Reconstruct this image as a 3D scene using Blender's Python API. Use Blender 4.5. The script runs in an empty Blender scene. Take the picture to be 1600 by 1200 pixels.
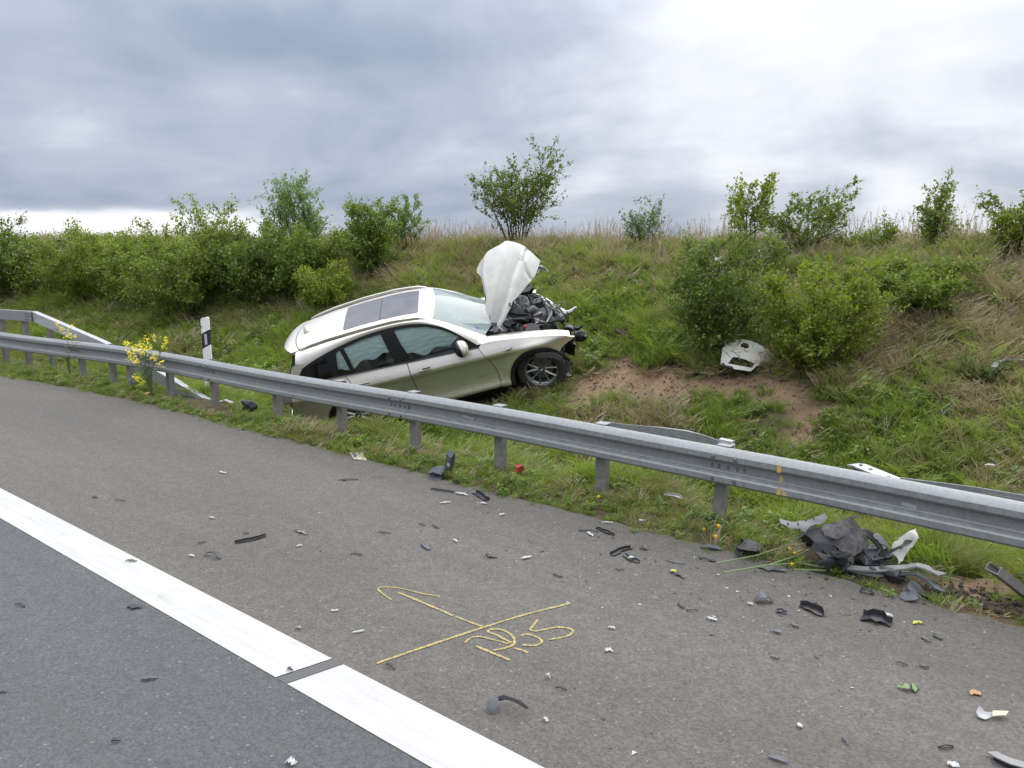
import bpy, bmesh, math, random
import numpy as np
from mathutils import Vector, Matrix
from mathutils.geometry import delaunay_2d_cdt
random.seed(7); RS = np.random.RandomState(11)
S = bpy.context.scene; COL = S.collection
PI = math.pi
# ------------------------------------------------------------ camera, sky, sun, exposure
CAM_H = 2.35; FPX = 1200.0; TH = math.radians(51.5); PITCH = math.atan(215/1200)
cd = bpy.data.cameras.new('camera'); cam = bpy.data.objects.new('camera', cd); COL.objects.link(cam)
cd.sensor_width = 36; cd.lens = 27.0; cd.clip_start = .05; cd.clip_end = 3000
FH = Vector((-math.cos(TH), math.sin(TH), 0)); CR = Vector((math.sin(TH), math.cos(TH), 0))
CF = (FH*math.cos(PITCH) - Vector((0,0,1))*math.sin(PITCH)).normalized(); CU = CR.cross(CF)
cam.matrix_world = Matrix(((CR.x,CU.x,-CF.x,0),(CR.y,CU.y,-CF.y,0),(CR.z,CU.z,-CF.z,CAM_H),(0,0,0,1)))
S.camera = cam
S.view_settings.view_transform = 'Standard'; S.view_settings.look = 'None'
S.view_settings.gamma = 1; S.view_settings.use_curve_mapping = False
S.view_settings.exposure = .30
SUN_AZ = math.radians(97); SUN_EL = math.radians(46)
sund = Vector((math.cos(SUN_AZ)*math.cos(SUN_EL), math.sin(SUN_AZ)*math.cos(SUN_EL), math.sin(SUN_EL)))
ld = bpy.data.lights.new('sun', 'SUN'); ld.energy = 1.5; ld.angle = math.radians(55); ld.color = (1,.965,.91)
lo = bpy.data.objects.new('sun', ld); COL.objects.link(lo); lo.rotation_euler = sund.to_track_quat('Z','Y').to_euler(); lo.location = (0,0,30)
lo['kind'] = 'helper'

W = bpy.data.worlds.new('World'); S.world = W; W.use_nodes = True
nt = W.node_tree; nt.nodes.clear()
class G:
    """tiny node-graph helper"""
    def __init__(s, nt): s.nt = nt
    def n(s, t, **kw):
        nd = s.nt.nodes.new(t)
        for k, v in kw.items():
            if k.startswith('i_'): nd.inputs[k[2:].replace('_',' ')].default_value = v
            else: setattr(nd, k, v)
        return nd
    def l(s, a, b): s.nt.links.new(a, b)
    def m(s, op, a, b=None, c=None, clamp=False):
        nd = s.nt.nodes.new('ShaderNodeMath'); nd.operation = op; nd.use_clamp = clamp
        for i, v in enumerate((a, b, c)):
            if v is None: continue
            if isinstance(v, (int, float)): nd.inputs[i].default_value = v
            else: s.l(v, nd.inputs[i])
        return nd.outputs[0]
    def ss(s, v, a, b, lo=0., hi=1.):
        nd = s.nt.nodes.new('ShaderNodeMapRange'); nd.interpolation_type = 'SMOOTHSTEP'
        s.l(v, nd.inputs[0]); nd.inputs[1].default_value = a; nd.inputs[2].default_value = b; nd.inputs[3].default_value = lo; nd.inputs[4].default_value = hi
        return nd.outputs[0]
    def mix(s, f, a, b, mode='MIX'):
        nd = s.nt.nodes.new('ShaderNodeMix'); nd.data_type = 'RGBA'; nd.blend_type = mode
        for i, v in ((0, f), (6, a), (7, b)):
            if isinstance(v, (int, float)): nd.inputs[i].default_value = v
            elif isinstance(v, tuple): nd.inputs[i].default_value = (*v[:3], 1)
            else: s.l(v, nd.inputs[i])
        return nd.outputs[2]
    def noise(s, vec, scale, detail=4, rough=.55, w=None, dist=0):
        nd = s.nt.nodes.new('ShaderNodeTexNoise'); nd.inputs['Scale'].default_value = scale
        nd.inputs['Detail'].default_value = detail; nd.inputs['Roughness'].default_value = rough; nd.inputs['Distortion'].default_value = dist
        if vec is not None: s.l(vec, nd.inputs['Vector'])
        return nd.outputs['Fac']
    def vmul(s, vec, v, add=(0,0,0)):
        nd = s.nt.nodes.new('ShaderNodeMapping'); s.l(vec, nd.inputs[0]); nd.inputs[3].default_value = v; nd.inputs[1].default_value = add
        return nd.outputs[0]
g = G(nt)
tc = g.n('ShaderNodeTexCoord'); d = tc.outputs['Generated']
sx = g.n('ShaderNodeSeparateXYZ'); g.l(d, sx.inputs[0]); zz = sx.outputs[2]
zc = g.m('MAXIMUM', zz, 0.0)
den = g.m('ADD', zc, .22)
cx = g.m('DIVIDE', sx.outputs[0], den); cy = g.m('DIVIDE', sx.outputs[1], den)
cb = g.n('ShaderNodeCombineXYZ'); g.l(cx, cb.inputs[0]); g.l(cy, cb.inputs[1]); cb.inputs[2].default_value = 3.3
cv = cb.outputs[0]
n1 = g.noise(cv, .75, 4, .5, dist=.3); n2 = g.noise(cv, 2.2, 6, .55, dist=.4)
n3 = g.noise(d, 2.3, 6, .55, dist=.8)
dot = g.n('ShaderNodeVectorMath', operation='DOT_PRODUCT'); g.l(d, dot.inputs[0]); dot.inputs[1].default_value = tuple(Vector((-.03,.955,.30)).normalized())
glow = g.ss(dot.outputs['Value'], .74, 1.0)
v = g.m('MULTIPLY_ADD', n1, 1.15, -.575)
v = g.m('MULTIPLY_ADD', n2, .34, v)
v = g.m('MULTIPLY_ADD', n3, .75, v)
v = g.m('MULTIPLY_ADD', glow, .30, v)
v = g.m('MULTIPLY_ADD', g.ss(zz, .02, .75), .28, v)
v = g.m('ADD', v, -.155)
band = g.m('MULTIPLY', g.ss(zz, .03, .075), g.ss(zz, .2, .10))          # the darker cloud deck low over the horizon
v = g.m('MULTIPLY_ADD', band, -.05, v)
v = g.m('MULTIPLY_ADD', g.ss(zz, .11, .0), -.17, v)
lf = g.n('ShaderNodeVectorMath', operation='DOT_PRODUCT'); g.l(d, lf.inputs[0]); lf.inputs[1].default_value = (-.97,.24,.0)
strip = g.m('MULTIPLY', g.ss(g.m('MULTIPLY_ADD', n3, .05, zz), .082, .055), g.m('MULTIPLY', g.ss(lf.outputs['Value'], .88, .97), g.ss(n2, .30, .55, .45, 1.)))
v = g.m('MULTIPLY_ADD', strip, .80, v)
cr = g.n('ShaderNodeValToRGB'); g.l(v, cr.inputs[0]); e = cr.color_ramp
e.elements[0].position = .05; e.elements[0].color = (.235,.285,.40,1)
e.elements[1].position = .98; e.elements[1].color = (1.0,1.0,1.02,1)
for p, c in ((.26,(.33,.38,.49)), (.46,(.47,.51,.60)), (.68,(.74,.77,.84))):
    k = e.elements.new(p); k.color = (*c, 1)
CLOUDS = cr.outputs[0]
# overcast sky brightens with elevation (CIE overcast: the zenith is about 3 times the horizon)
gain = g.ss(zz, .18, .85, 1.0, 2.9)
cb1 = g.n('ShaderNodeBackground'); g.l(CLOUDS, cb1.inputs[0]); g.l(g.m('MULTIPLY', gain, .96), cb1.inputs[1])
sk = g.n('ShaderNodeTexSky', sky_type='NISHITA', sun_disc=False, sun_elevation=SUN_EL, sun_rotation=PI/2-SUN_AZ)
cb2 = g.n('ShaderNodeBackground'); g.l(sk.outputs[0], cb2.inputs[0]); cb2.inputs[1].default_value = .08
mx = g.n('ShaderNodeMixShader'); mx.inputs[0].default_value = .06; g.l(cb1.outputs[0], mx.inputs[1]); g.l(cb2.outputs[0], mx.inputs[2])
wo = g.n('ShaderNodeOutputWorld'); g.l(mx.outputs[0], wo.inputs[0])

# ------------------------------------------------------------ materials
def mat(name, col=(.5,.5,.5), rough=.6, metal=0, spec=.5, coat=0, build=None):
    m = bpy.data.materials.new(name); m.use_nodes = True
    b = m.node_tree.nodes['Principled BSDF']
    b.inputs['Base Color'].default_value = (*col, 1); b.inputs['Roughness'].default_value = rough
    b.inputs['Metallic'].default_value = metal; b.inputs['Specular IOR Level'].default_value = spec
    b.inputs['Coat Weight'].default_value = coat; b.inputs['Coat Roughness'].default_value = .04
    if build: build(G(m.node_tree), b)
    return m
def wp(g): return g.n('ShaderNodeNewGeometry').outputs['Position']
def op(g): return g.n('ShaderNodeTexCoord').outputs['Object']
def bump(g, b, h, s, dist=.01):
    n = g.n('ShaderNodeBump'); n.inputs['Strength'].default_value = s; n.inputs['Distance'].default_value = dist
    g.l(h, n.inputs['Height']); g.l(n.outputs[0], b.inputs['Normal'])
def asphalt(c0, c1, stone, seed):
    def f(g, b):
        p = g.vmul(wp(g), (1,1,1), (seed,seed*2,0))
        big = g.noise(g.vmul(p, (.25,1.1,1)), .8, 4, .6)
        mid = g.noise(p, 9, 5, .65)
        vo = g.n('ShaderNodeTexVoronoi'); g.l(p, vo.inputs['Vector']); vo.inputs['Scale'].default_value = 85
        vo2 = g.n('ShaderNodeTexVoronoi'); g.l(p, vo2.inputs['Vector']); vo2.inputs['Scale'].default_value = 38
        sc = g.n('ShaderNodeSeparateColor'); g.l(vo.outputs['Color'], sc.inputs[0])
        sc2 = g.n('ShaderNodeSeparateColor'); g.l(vo2.outputs['Color'], sc2.inputs[0])
        c = g.mix(g.ss(big, .3, .7), c0, c1)
        c = g.mix(.42, c, g.mix(sc.outputs[0], (.35,.35,.35), (1.75,1.75,1.75)), 'MULTIPLY')
        c = g.mix(g.ss(mid, .25, .75, .0, .28), c, (0.03,.03,.03)); st_ = g.noise(g.vmul(p, (.12,2.6,1)), 1.3, 4, .6); c = g.mix(g.ss(st_, .5, .75, 0, .30), c, (.065,.062,.056)); pt_ = g.noise(p, 2.1, 5, .7); c = g.mix(g.ss(pt_, .58, .75, 0, .35), c, (.06,.056,.05))
        chip = g.m('MULTIPLY', g.ss(sc2.outputs[0], .94, .96), g.ss(vo2.outputs['Distance'], .36, .24))
        c = g.mix(g.m('MULTIPLY', chip, .28), c, stone)
        g.l(c, b.inputs['Base Color'])
        fine = g.noise(p, 160, 3, .6)
        h = g.m('ADD', g.m('MULTIPLY', vo.outputs['Distance'], -1.0), g.m('MULTIPLY', fine, .4))
        bump(g, b, h, .55, .006)
    return f
M = {}
M['lane'] = mat('lane_asphalt', rough=.78, build=asphalt((.069,.068,.070), (.086,.085,.087), (.36,.35,.33), 3))
M['shoulder'] = mat('shoulder_asphalt', rough=.82, build=asphalt((.090,.082,.070), (.113,.102,.087), (.36,.34,.30), 9))
def linep(g, b):
    p = wp(g)
    w = g.n('ShaderNodeTexWave', wave_type='BANDS', bands_direction='X', i_Scale=19.); g.l(p, w.inputs[0])
    w2 = g.n('ShaderNodeTexWave', wave_type='BANDS', bands_direction='Y', i_Scale=19.); g.l(p, w2.inputs[0])
    n = g.noise(p, 4, 6, .7); n2 = g.noise(g.vmul(p, (.6,9,1)), 2.5, 5, .6)
    grid = g.m('MULTIPLY', w.outputs['Fac'], w2.outputs['Fac'])
    c = g.mix(g.ss(n2, .3, .75), (.475,.468,.45), (.41,.40,.385))
    c = g.mix(g.ss(n, .55, .75, 0, .55), c, (.30,.285,.265)); fl = g.noise(p, 55, 4, .7); c = g.mix(g.ss(fl, .66, .74, 0, .7), c, (.13,.125,.12))
    c = g.mix(g.m('MULTIPLY', grid, .42), c, (.33,.33,.33))
    g.l(c, b.inputs['Base Color']); bump(g, b, g.m('MULTIPLY', grid, -1.), .5, .004)
M['line'] = mat('white_marking', rough=.6, build=linep)
def paint_y(g, b):
    n = g.noise(wp(g), 60, 5, .7)
    g.l(g.mix(g.ss(n, .36, .68), (.42,.33,.10), (.13,.118,.095)), b.inputs['Base Color'])
M['yellow_spray'] = mat('yellow_spray', rough=.75, build=paint_y)
M['tar'] = mat('joint_seal', (.085,.083,.08), .7)
def soilb(g, b):
    p = wp(g); at = g.n('ShaderNodeAttribute', attribute_name='soil').outputs['Fac']
    n = g.noise(p, 1.6, 6, .6); n2 = g.noise(p, 14, 6, .7); n3 = g.noise(p, 60, 4, .7)
    sand = g.mix(g.ss(n2, .3, .7), (.275,.192,.118), (.36,.262,.165)); sand = g.mix(g.ss(n, .4,.7), sand, (.21,.14,.088)); sand = g.mix(g.ss(n3, .5, .7, 0, .5), sand, (.12,.085,.055))
    lit = g.mix(g.ss(n2, .3, .7), (.075,.062,.036), (.14,.115,.07)); lit = g.mix(g.ss(n, .45,.6), lit, (.06,.075,.026))
    g.l(g.mix(at, lit, sand), b.inputs['Base Color'])
    bump(g, b, g.m('ADD', g.m('MULTIPLY', n2, 1.), g.m('MULTIPLY', n3, .4)), .9, .05)
M['ground'] = mat('soil', rough=.95, spec=.1, build=soilb)
def galv(c0, c1, r):
    def f(g, b):
        p = wp(g); n = g.noise(p, 22, 5, .65); n2 = g.noise(g.vmul(p, (.5,.5,6)), 3, 6, .6)
        vo = g.n('ShaderNodeTexVoronoi'); g.l(p, vo.inputs['Vector']); vo.inputs['Scale'].default_value = 55
        sc = g.n('ShaderNodeSeparateColor'); g.l(vo.outputs['Color'], sc.inputs[0])
        c = g.mix(g.ss(n, .3, .7), c0, c1)
        c = g.mix(g.m('MULTIPLY', sc.outputs[0], .3), c, g.mix(1., c, (1.5,1.5,1.5), 'MULTIPLY'))
        c = g.mix(g.ss(n2, .5, .8, 0, .5), c, (.17,.165,.15))
        sx = g.n('ShaderNodeSeparateXYZ'); g.l(p, sx.inputs[0])
        g.l(c, b.inputs['Base Color']); g.l(g.ss(n, .2, .8, r-.1, r+.15), b.inputs['Roughness'])
        bump(g, b, n, .12, .004)
    return f
M['galv'] = mat('galvanised_steel', metal=.35, build=galv((.205,.215,.215), (.26,.27,.268), .5))
M['galv_post'] = mat('weathered_zinc', metal=.2, build=galv((.16,.152,.138), (.225,.212,.195), .65))
M['galv_new'] = mat('pale_zinc', metal=.35, build=galv((.34,.35,.355), (.42,.43,.435), .5))
M['bolt'] = mat('bolt_steel', (.16,.155,.15), .55, .6)
M['paint_mark'] = mat('rail_spray', rough=.6, build=lambda g, b: g.l(g.mix(g.ss(g.noise(wp(g), 45, 4, .6), .4, .65), (.56,.36,.05), (.36,.33,.25)), b.inputs['Base Color']))
M['white_plastic'] = mat('white_plastic', (.74,.74,.72), .5)
M['black_foil'] = mat('black_foil', (.02,.021,.026), .4)
M['reflector'] = mat('reflector', (.55,.55,.56), .25, .3)
def leafm(name, a, bcol, c, trans=.35, straw=None):
    """leaf / blade: per-leaf colour attribute plus slow drift with position"""
    m = bpy.data.materials.new(name); m.use_nodes = True; nt = m.node_tree; nt.nodes.clear(); g = G(nt)
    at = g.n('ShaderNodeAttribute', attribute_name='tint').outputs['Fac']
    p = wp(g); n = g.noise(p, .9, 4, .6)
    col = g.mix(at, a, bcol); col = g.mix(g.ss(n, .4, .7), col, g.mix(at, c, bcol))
    oi = g.n('ShaderNodeObjectInfo').outputs['Random']
    col = g.mix(1.0, col, g.mix(oi, (.72,.74,.7), (1.3,1.26,1.25)), 'MULTIPLY')
    if straw:
        n2 = g.noise(p, .55, 5, .65)
        m2 = g.m('MULTIPLY', g.ss(n2, .50, .60), g.ss(oi, .1, .9, .35, 1.))
        col = g.mix(m2, col, straw)
    df = g.n('ShaderNodeBsdfDiffuse'); tr = g.n('ShaderNodeBsdfTranslucent'); gl = g.n('ShaderNodeBsdfGlossy'); gl.inputs['Roughness'].default_value = .5; gl.inputs[0].default_value = (.8,.85,.85,1)
    g.l(col, df.inputs[0]); g.l(g.mix(1., col, (1.3,1.5,.7), 'MULTIPLY'), tr.inputs[0])
    mx = g.n('ShaderNodeMixShader'); mx.inputs[0].default_value = trans; g.l(df.outputs[0], mx.inputs[1]); g.l(tr.outputs[0], mx.inputs[2])
    mx2 = g.n('ShaderNodeMixShader'); mx2.inputs[0].default_value = .035; g.l(mx.outputs[0], mx2.inputs[1]); g.l(gl.outputs[0], mx2.inputs[2])
    g.l(mx2.outputs[0], g.n('ShaderNodeOutputMaterial').inputs[0])
    return m
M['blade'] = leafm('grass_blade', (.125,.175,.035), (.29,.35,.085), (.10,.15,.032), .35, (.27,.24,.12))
M['straw'] = leafm('dry_straw', (.24,.19,.12), (.42,.345,.235), (.30,.225,.145), .2)
M['weed'] = leafm('weed_leaf', (.085,.14,.024), (.19,.26,.05), (.11,.16,.028), .3)
M['leaf_dark'] = leafm('leaf_dark', (.05,.09,.02), (.19,.24,.045), (.068,.108,.022), .35)
M['leaf_mid'] = leafm('leaf_mid', (.065,.11,.02), (.245,.285,.05), (.075,.115,.02), .35)
M['leaf_yellow'] = leafm('leaf_yellow', (.10,.145,.018), (.30,.33,.04), (.085,.125,.018), .4)
M['leaf_pale'] = leafm('leaf_pale', (.09,.145,.05), (.20,.27,.10), (.08,.14,.045), .4)
M['blossom'] = mat('white_blossom', (.62,.62,.52), .7)
def barkb(g, b): g.l(g.mix(g.noise(wp(g), 30, 4, .6), (.055,.042,.032), (.13,.105,.08)), b.inputs['Base Color'])
M['bark'] = mat('bark', rough=.9, spec=.1, build=barkb)
M['yellow_petal'] = mat('yellow_petal', (.88,.74,.02), .6)
M['orange_petal'] = mat('dandelion_petal', (.88,.56,.01), .6)
M['stem'] = mat('green_stem', (.13,.19,.07), .6)

# ------------------------------------------------------------ object helpers
def link(o, parent=None, **kw):
    COL.objects.link(o)
    if parent is not None: o.parent = parent
    for k, v in kw.items():
        if v: o[k] = v
    return o
def meshobj(name, V, F, m=None, parent=None, smooth=False, angle=None, **kw):
    me = bpy.data.meshes.new(name); me.from_pydata([tuple(map(float, v)) for v in V], [], F); me.update()
    if m is not None: me.materials.append(m if not isinstance(m, str) else M[m])
    if smooth: me.shade_smooth()
    if angle: me.shade_smooth(); me.set_sharp_from_angle(angle=math.radians(angle))
    return link(bpy.data.objects.new(name, me), parent, **kw)
def fastmesh(name, V, F, m, parent=None, tint=None, smooth=False, **kw):
    """V (n,3) floats, F (k,4) or (k,3) ints"""
    me = bpy.data.meshes.new(name); n = len(V); k, q = F.shape
    me.vertices.add(n); me.vertices.foreach_set('co', np.ascontiguousarray(V, dtype=np.float32).ravel())
    me.loops.add(k*q); me.loops.foreach_set('vertex_index', F.astype(np.int32).ravel())
    me.polygons.add(k); me.polygons.foreach_set('loop_start', np.arange(0, k*q, q, dtype=np.int32))
    me.update(calc_edges=True)
    if tint is not None:
        a = me.attributes.new('tint', 'FLOAT', 'POINT'); a.data.foreach_set('value', np.ascontiguousarray(tint, dtype=np.float32))
    me.materials.append(M[m] if isinstance(m, str) else m)
    if smooth: me.shade_smooth()
    return link(bpy.data.objects.new(name, me), parent, **kw)
def empty(name, loc=(0,0,0), rot=(0,0,0), **kw):
    o = bpy.data.objects.new(name, None); o.empty_display_size = .1; o.location = loc; o.rotation_euler = rot
    return link(o, None, **kw)
def tube(path, r, seg=6, cap=True):
    """verts, faces of a tube round a polyline; r scalar or list"""
    P = [Vector(p) for p in path]; n = len(P); R = r if isinstance(r, (list, tuple)) else [r]*n
    V, F = [], []; a = None
    for i in range(n):
        t = (P[min(i+1,n-1)] - P[max(i-1,0)]).normalized()
        if a is None: a = t.orthogonal().normalized()
        else: a = (a - t*a.dot(t)).normalized()
        b = t.cross(a)
        for k in range(seg): V.append(P[i] + (a*math.cos(2*PI*k/seg) + b*math.sin(2*PI*k/seg))*R[i])
    for i in range(n-1):
        for k in range(seg): F.append((i*seg+k, i*seg+(k+1)%seg, (i+1)*seg+(k+1)%seg, (i+1)*seg+k))
    if cap: F.append(tuple(range(seg))[::-1]); F.append(tuple((n-1)*seg+k for k in range(seg)))
    return V, F
class MB:
    def __init__(s): s.V = []; s.F = []
    def add(s, V, F):
        o = len(s.V); s.V += [Vector(v) for v in V]; s.F += [tuple(i+o for i in f) for f in F]; return s
    def tube(s, path, r, seg=6): return s.add(*tube(path, r, seg))
    def box(s, c, d, rot=None, bev=0):
        c = Vector(c); x, y, z = [q/2 for q in d]
        if bev > 0:
            bm = bmesh.new(); bmesh.ops.create_cube(bm, size=1)
            for v in bm.verts: v.co = Vector((v.co.x*d[0], v.co.y*d[1], v.co.z*d[2]))
            bmesh.ops.bevel(bm, geom=bm.edges[:], offset=bev, segments=2, affect='EDGES', profile=.6)
            V = [v.co.copy() for v in bm.verts]; F = [tuple(v.index for v in f.verts) for f in bm.faces]; bm.free()
        else:
            V = [Vector((a*x, b*y, e*z)) for a in (-1,1) for b in (-1,1) for e in (-1,1)]
            F = [(0,1,3,2),(4,6,7,5),(0,4,5,1),(2,3,7,6),(0,2,6,4),(1,5,7,3)]
        if rot is not None: V = [rot @ v for v in V]
        return s.add([v + c for v in V], F)
    def prism(s, poly, ax, depth, frame=None):
        """poly: 2-D outline in (u,v); extruded from 0 to depth along w; frame(u,v,w)->Vector"""
        n = len(poly); V = [frame(u, v, 0) for u, v in poly] + [frame(u, v, depth) for u, v in poly]
        F = [tuple(range(n)), tuple(range(2*n-1, n-1, -1))] + [(i, i+n, (i+1)%n+n, (i+1)%n) for i in range(n)]
        return s.add(V, F)
    def build(s, name, m, parent=None, smooth=False, angle=None, **kw):
        o = meshobj(name, s.V, s.F, m, parent, smooth, angle, **kw)
        bm = bmesh.new(); bm.from_mesh(o.data); bmesh.ops.recalc_face_normals(bm, faces=bm.faces); bm.to_mesh(o.data); bm.free()
        return o
def copy_tree(o, parent=None):
    kids = list(o.children); c = o.copy(); COL.objects.link(c); c.parent = parent
    for k in kids: copy_tree(k, c)
    return c

# ------------------------------------------------------------ pixel -> place in the world (photo pixels, 1600x1200)
def pray(px, py): return (CF*FPX + CR*(px-800) - CU*(py-600)).normalized()
def at_z(px, py, z=0.): d = pray(px, py); return Vector((0,0,CAM_H)) + d*((z-CAM_H)/d.z)
def at_y(px, py, y): d = pray(px, py); return Vector((0,0,CAM_H)) + d*(y/d.y)
def bend(x): s = -x-12.6; return -.11*(s if s > 12 else math.log1p(math.exp(s*.9))/.9) if x < -8 else -.11*math.log1p(math.exp((-x-12.6)*.9))/.9
bendv = np.vectorize(bend, otypes=[float])
def at_rail(px, py, y0):
    y = y0
    for _ in range(12): p = at_y(px, py, y); y = y0+bend(p.x)
    return p
PRY = [-50,5.3,5.6,6.0,6.25,6.6,6.9,7.2,7.5,7.9,8.4,9.35,10.44,12,13.2,13.9,14.6,16,20,60,400]
PRZ = [0,-.06,.0,.02,.0,-.20,-.38,-.47,-.50,-.45,-.25,.19,.69,1.42,1.98,2.20,2.26,2.28,2.25,2.0,.5]
def hsh(x, y, s): # smooth value noise, vectorised
    x = np.asarray(x, float)*s; y = np.asarray(y, float)*s; xi = np.floor(x); yi = np.floor(y); fx = x-xi; fy = y-yi
    fx = fx*fx*(3-2*fx); fy = fy*fy*(3-2*fy)
    def r(a, b): v = np.sin(a*127.1+b*311.7+s*7.3)*43758.5453; return v-np.floor(v)
    return (r(xi,yi)*(1-fx)+r(xi+1,yi)*fx)*(1-fy)+(r(xi,yi+1)*(1-fx)+r(xi+1,yi+1)*fx)*fy
def tz(x, y):
    x = np.asarray(x, float); y = np.asarray(y, float); yy = y - bendv(x)
    z = np.interp(yy, PRY, PRZ)
    left = np.clip((-x-11)/5, 0, 1)                       # the ditch is shallower beyond the wreck
    z = z + left*np.interp(yy, [6.3,6.9,7.4,8.4,9.3,10.5], [0,.18,.28,.18,.05,0])
    k = np.clip((yy-5.9)/1.2, 0, 1)
    z = z + k*((hsh(x,y,.8)-.5)*.16 + (hsh(x,y,2.3)-.5)*.07) + np.clip((yy-5.55)/.3,0,1)*(hsh(x,y,6)-.5)*.035
    return z
def ground(px, py):
    """where the view ray through a photo pixel meets the terrain"""
    d = pray(px, py); o = Vector((0,0,CAM_H)); t = 3.
    while t < 200:
        p = o + d*t
        if p.z < float(tz(p.x, p.y)): break
        t += .04 + t*.002
    return p
def inpoly(x, y, poly):
    x = np.asarray(x); y = np.asarray(y); r = np.zeros(x.shape, bool); n = len(poly)
    for i in range(n):
        x0, y0 = poly[i][:2]; x1, y1 = poly[(i+1)%n][:2]
        c = ((y0 > y) != (y1 > y)); 
        r ^= c & (x < (x1-x0)*(y-y0)/((y1-y0) if y1 != y0 else 1e-9)+x0)
    return r
# bare trodden soil: a track across the bank and one running down to the rail
SOIL = [[ground(*p) for p in q] for q in (
    [(872,612),(900,585),(960,562),(1050,572),(1130,584),(1210,584),(1268,598),(1272,655),(1215,642),(1120,628),(1020,632),(945,668),(880,655)],
    [(1200,592),(1268,598),(1295,655),(1290,728),(1240,728),(1222,670)],
    [(900,640),(935,628),(950,655),(915,672)],
    [(1460,925),(1600,905),(1600,985),(1500,960)])]
def soilmask(x, y):
    m = np.zeros(np.shape(x)); j = (hsh(x,y,2.7)-.5)*.45+(hsh(x,y,8.)-.5)*.25; k = (hsh(y,x,2.9)-.5)*.45+(hsh(y,x,8.6)-.5)*.25
    for q in SOIL: m = np.maximum(m, inpoly(x+j, y+k, q))
    return m
# ------------------------------------------------------------ ground sheet
def axis(parts):
    a = []
    for lo, hi, st in parts: a += list(np.arange(lo, hi, st))
    return np.array(a + [parts[-1][1]])
gx = axis([(-900,-120,60),(-120,-40,4),(-40,-22,.5),(-22,1.5,.085),(1.5,8,.4),(8,60,4),(60,900,60)])
gy = axis([(-900,-100,80),(-100,-12,8),(-12,5.2,2.2),(5.2,9,.07),(9,15,.1),(15,24,.5),(24,60,4),(60,900,60)])
X, Y = np.meshgrid(gx, gy, indexing='ij'); Z = tz(X, Y); Z = np.where(Y-bendv(X) < 5.3, -.06, Z); Z = np.where(Y < -12, -.3, Z)
fine = hsh(X,Y,14)*.02; soil = soilmask(X, Y)
Z = Z + np.where(Y > 5.7, fine-.01, 0)*(1+soil*1.2) - soil*.035 + soil*(hsh(X,Y,5)-.5)*.06
nx, ny = X.shape; idx = np.arange(nx*ny).reshape(nx, ny)
F = np.stack([idx[:-1,:-1], idx[1:,:-1], idx[1:,1:], idx[:-1,1:]], -1).reshape(-1, 4)
go = fastmesh('ground', np.stack([X,Y,Z], -1).reshape(-1,3), F, 'ground', smooth=True, kind='structure')
a = go.data.attributes.new('soil', 'FLOAT', 'POINT'); sm = soil.copy()
for _ in range(2): sm[1:-1,1:-1] = (sm[1:-1,1:-1]+sm[:-2,1:-1]+sm[2:,1:-1]+sm[1:-1,:-2]+sm[1:-1,2:])/5
a.data.foreach_set('value', sm.ravel().astype(np.float32))
# ------------------------------------------------------------ road
def strip(name, y0, y1, z, m, xs, wob=0, thick=0, **kw):
    V, F = [], []
    for i, x in enumerate(xs):
        b = bend(x); V += [(x, y0+(b if y0 > 0 else 0), z), (x, y1+b+(wob*(random.random()-.5) if wob else 0), z)]
        if i: k = 2*i; F.append((k-2, k, k+1, k-1))
    return meshobj(name, V, F, m, **kw)
xs = list(np.arange(-400,-30,8)) + list(np.arange(-30,6,.12)) + list(np.arange(6,300,8))
strip('road', -11, 2.355, 0, 'lane', xs, kind='structure')
strip('hard_shoulder', 2.355, 5.50, 0, 'shoulder', xs, wob=.07, kind='structure')
def marking(xa, xb, xa2, xb2, y0=2.235, y1=2.555, z=.004):
    xs = [xa] + [v for v in np.arange(-400,60,1.) if xa+.01 < v < xb-.01] + [xb]; V, F = [], []; n = len(xs)
    for i, x in enumerate(xs):
        xx = xa2 if i == 0 else (xb2 if i == n-1 else x)
        V += [(x, y0+bend(x), z), (xx, y1+bend(x), z)]
        if i: k = 2*i; F.append((k-2, k, k+1, k-1))
    return V, F
ga0 = at_z(432,1060); ga1 = at_z(520,1031); gb0 = at_z(446,1069); gb1 = at_z(535,1038)
lm = empty('road_marking', (0,0,0), label='wide white ribbed edge line between the traffic lane and the hard shoulder', category='road marking', kind='structure')
for q in (marking(-300, ga0.x-.01, -300, ga1.x-.01), marking(gb0.x+.01, 60, gb1.x+.01, 60)): meshobj('painted_stripe', *q, 'line', lm)
meshobj('joint_seal', [(ga0.x,2.235,.002),(gb0.x,2.235,.002),(gb1.x,2.56,.002),(ga1.x,2.56,.002)], [(0,1,2,3)], 'tar', kind='structure')
# yellow spray survey mark on the shoulder: cross, arrow hook and figures
def ribbon(pts, w, m, name, parent, z=.004):
    P = [at_z(*p, z) for p in pts]; V, F = [], []
    Q = []
    for i in range(len(P)-1):
        p0 = P[max(i-1,0)]; p1 = P[i]; p2 = P[i+1]; p3 = P[min(i+2, len(P)-1)]
        for k in range(6):
            t = k/6; Q.append(.5*((2*p1)+(p2-p0)*t+(2*p0-5*p1+4*p2-p3)*t*t+(3*p1-p0-3*p2+p3)*t**3))
    Q.append(P[-1])
    for i, p in enumerate(Q):
        t = (Q[min(i+1,len(Q)-1)]-Q[max(i-1,0)]).normalized(); nrm = Vector((-t.y,t.x,0)); ww = w*.78*(.75+.45*random.random())/2
        V += [p-nrm*ww, p+nrm*ww]
        if i: k = 2*i; F.append((k-2, k, k+1, k-1))
    return meshobj(name, V, F, m, parent)
def zp(x, y): return (580+x/4.848, 900+y/4.848)
sp = empty('spray_marking', at_z(750,975), label='yellow sprayed cross with arrow hook and the figures on the asphalt', category='survey mark', kind='thing')
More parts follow.
